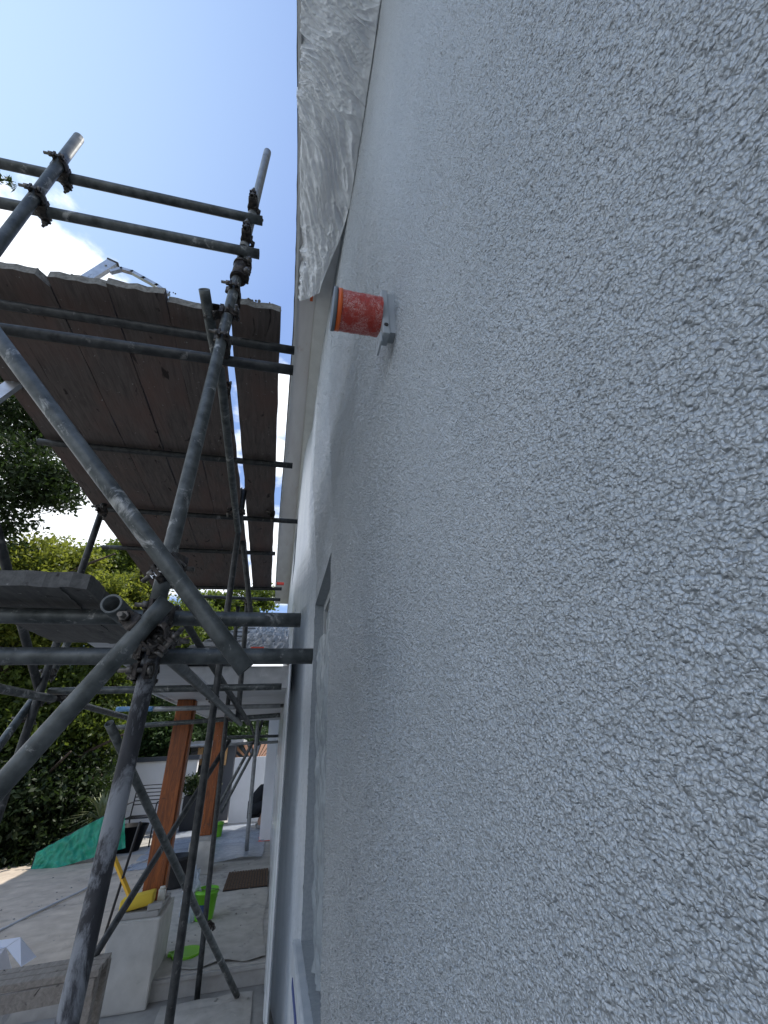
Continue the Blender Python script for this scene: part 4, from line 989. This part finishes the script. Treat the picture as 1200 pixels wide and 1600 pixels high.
# ================================================================== TREES
def leafy(name, centres, radii, count, size, mat, parent=None, seed=1, elong=1.6, droop=.3, kind=None):
    g = np.random.default_rng(seed); centres = np.array(centres, float); radii = np.array(radii, float)
    w = radii**2; w = w/w.sum(); ci = g.choice(len(centres), count, p=w)
    # sub-clumps make light and dark groups with gaps
    ncl = max(8, count//55); sc = g.choice(len(centres), ncl, p=w)
    d = g.standard_normal((ncl, 3)); d /= np.linalg.norm(d, axis=1)[:, None]
    sub = centres[sc]+d*(radii[sc]*(g.random(ncl)**.35))[:, None]*np.array([1,1,.85])
    k = g.integers(0, ncl, count); sr = radii[sc][k]*.20+.10
    p = sub[k]+g.standard_normal((count, 3))*(sr*.55)[:, None]*np.array([1,1,.6])
    nrm = g.standard_normal((count, 3))+np.array([0,0,.7]); nrm /= np.linalg.norm(nrm, axis=1)[:, None]
    a = np.cross(nrm, g.standard_normal((count, 3))); a /= np.linalg.norm(a, axis=1)[:, None]; b = np.cross(nrm, a)
    s = size*(.6+.8*g.random(count))[:, None]
    a = a*s*elong*.5; b = b*s*.5
    V = np.stack([p-a, p+b*.8-nrm*s*.08, p+a, p-b*.8-nrm*s*.08], 1).reshape(-1, 3)
    q = np.arange(count*4).reshape(-1, 4); tone = np.clip(.5+.22*g.standard_normal(ncl)[k]+.15*g.standard_normal(count), 0, 1)
    return link(name, quads_mesh(name, V, q, False, tone), mat, parent)
def trunk(base, top, r, parent, limbs=6, seed=3, spread=1.5):
    g = random.Random(seed); bm = bmesh.new(); base = Vector(base); top = Vector(top)
    pts = [base+(top-base)*t+V3((g.uniform(-.1,.1)*t, g.uniform(-.1,.1)*t, 0)) for t in np.linspace(0, 1, 8)]
    sweep(bm, pts, lambda t: r*(1-.75*t), 10)
    for i in range(limbs):
        t = .35+.6*i/limbs; s = base+(top-base)*t; q = g.uniform(0, 6.28); L = spread*g.uniform(.6, 1.1)
        e = s+V3((math.cos(q)*L, math.sin(q)*L, L*g.uniform(.3,.8))); mid = (s+e)/2+V3((0,0,.1*L))
        sweep(bm, [s, mid, e], lambda t: r*.32*(1-.7*t), 7)
    return bm_obj('trunk', bm, 'bark', parent)
def tree(name, label, blobs, mat, count, size, tr, seed, **kw):
    base = V3((blobs[0][0][0], blobs[0][0][1], GL-.05)) if tr is None else Vector(tr)
    t = thing(name, base, label, 'tree', 'trees beyond the terrace')
    top = Vector(np.mean([b[0] for b in blobs], axis=0)); top.z = max(b[0][2] for b in blobs)
    trunk(base, top, .16, t, seed=seed); leafy('crown', [b[0] for b in blobs], [b[1] for b in blobs], count, size, mat, t, seed, **kw)
    return t
def at(u, v, y): return tuple(PY(u, v, y))
# big dark tree reaching high on the left
tree('broadleaf_tree', 'tall dark green broadleaf tree rising behind the left side of the platform',
     [(at(-40,600,8.5),1.1),(at(40,660,8.5),.85),(at(20,740,8.5),.9),(at(80,760,8.6),.62),(at(-60,480,8.5),1.1),(at(70,605,8.9),.6),(at(-20,830,8.6),.7),(at(-160,500,8.5),1.6)], 'leaf_dark', 60900, 0.061, (-7.2,9,GL), 101)
tree('broadleaf_tree', 'yellow green sunlit tree below the tall dark tree',
     [(at(60,885,9.5),.75),(at(20,910,9.2),.75),(at(120,880,9.8),.45),(at(150,935,9.6),.6),(at(80,960,9.4),.8),(at(-10,970,9.2),.8)], 'leaf_yellow', 37700, 0.054, (-5.2,9.5,GL), 103)
tree('broadleaf_tree', 'bright yellow leaved small tree glimpsed behind the crossing brace',
     [(at(215,930,10.5),.55),(at(235,965,10.5),.45),(at(250,900,10.8),.45),(at(190,975,10.4),.5)], 'leaf_yellow', 21750, 0.054, (-3.6,10.5,GL), 105)
tree('broadleaf_tree', 'mid green tree between the yellow trees left of the near standard',
     [(at(165,885,12),.75),(at(200,870,12.2),.6),(at(150,940,11.8),.7),(at(260,1000,11.5),.8),(at(175,1005,11.4),.8),(at(300,960,12),.6)], 'leaf_mid', 34800, 0.061, (-4.4,12,GL), 107)
tree('broadleaf_tree', 'pale far tree showing between the platform end and the porch roof',
     [(at(330,955,15),.9),(at(375,945,15.5),.75),(at(410,935,16),.55),(at(345,1000,15),.9),(at(290,1010,14.5),.8)], 'leaf_mid', 20000, .09, (-2.6,15,GL), 109)
tree('conifer_tree', 'dark fir tree behind the near timber post',
     [(at(220,1150,12.8),.8),(at(250,1120,12.8),.75),(at(320,1130,13.5),.6),(at(200,1090,12.6),.8),(at(270,1160,13),.7),(at(360,1140,14.4),.7),(at(385,1150,14.6),.6)], 'leaf_fir', 30000, .07, (-3.1,13,GL), 111)
tree('conifer_tree', 'dark yew like tree in the shade at the left frame edge',
     [(at(20,1120,10),1.0),(at(100,1120,10.3),1.0),(at(-40,1050,10),1.1),(at(60,1040,10.3),.9),(at(150,1060,10.6),.8),(at(125,1140,10.6),.85)], 'leaf_mid', 49300, 0.061, (-5.6,10.2,GL), 113)
tree('conifer_tree', 'very dark dense evergreen behind the green tarpaulin',
     [(at(60,1250,10.2),1.1),(at(0,1260,10),1.2),(at(95,1225,10.5),.9),(at(110,1290,10.6),.7),(at(10,1330,10),.9),(at(90,1320,10.2),.8),(at(-80,1250,10),1.3)], 'leaf_dark', 43500, 0.065, (-4.6,10.3,GL), 115)
# dense hedge mass closing the view behind everything
cs, rs = [], []
for i in range(26):
    x = -14+i*.62; cs.append((x, 17.5+math.sin(i*1.7), random.uniform(.2,2.2))); rs.append(random.uniform(1.0,1.6)); cs.append((x, 17.0, -.8)); rs.append(1.3)
tag(leafy('hedge', cs, rs, 60000, .13, 'leaf_dark', None, 121), 'far dark mass of hedge foliage closing the garden behind the trees', 'hedge', kind='stuff')
# twig tip high at the left edge
tw = thing('overhanging_branch', PY(-10, 275, 5), 'small dark leafy twig poking in at the top left edge', 'branch')
bm = bmesh.new(); sweep(bm, [PY(-60,262,5), PY(-20,272,5), PY(18,284,5)], .006, 6); bm_obj('twig', bm, 'bark', tw)
leafy('leaves', [at(-5,268,5), at(12,282,5), at(-30,270,5)], [.10,.07,.14], 260, .05, 'leaf_dark', tw, 131, elong=3)
# yucca
yu = thing('yucca_plant', PY(150, 1290, 9.6), 'spiky variegated yucca plant above the green tarpaulin', 'plant')
Vv, tn = [], []; g = random.Random(5); c0 = PY(158, 1282, 9.6)
for i in range(70):
    q = g.uniform(0, 6.28); e = g.uniform(-.15, 1.3); L = g.uniform(.35,.6); d = V3((math.cos(q)*math.cos(e), math.sin(q)*math.cos(e), math.sin(e))); s = d.cross(V3((0,0,1))).normalized()*.018
    m_ = c0+d*L*.5+V3((0,0,.03)); t_ = c0+d*L-V3((0,0,.06)); Vv += [c0-s, c0+s, m_+s*1.2, m_-s*1.2, m_-s*1.2, m_+s*1.2, t_+s*.1, t_-s*.1]; tn += [g.random()]*2
link('leaves', quads_mesh('leaves', np.array([tuple(v) for v in Vv]), np.arange(len(Vv)).reshape(-1,4), False, tn), 'leaf_spiky', yu)
bm = bmesh.new(); cyl(bm, V3((c0.x, c0.y, GL)), c0, .05, 10); bm_obj('stem', bm, 'bark', yu)
# bush in the planter
leafy('foliage', [(p.x, p.y+.2, GT+.80) for p in [PZ(296,1300,GT)]], [.24], 1600, .05, 'leaf_dark', pl, 141)
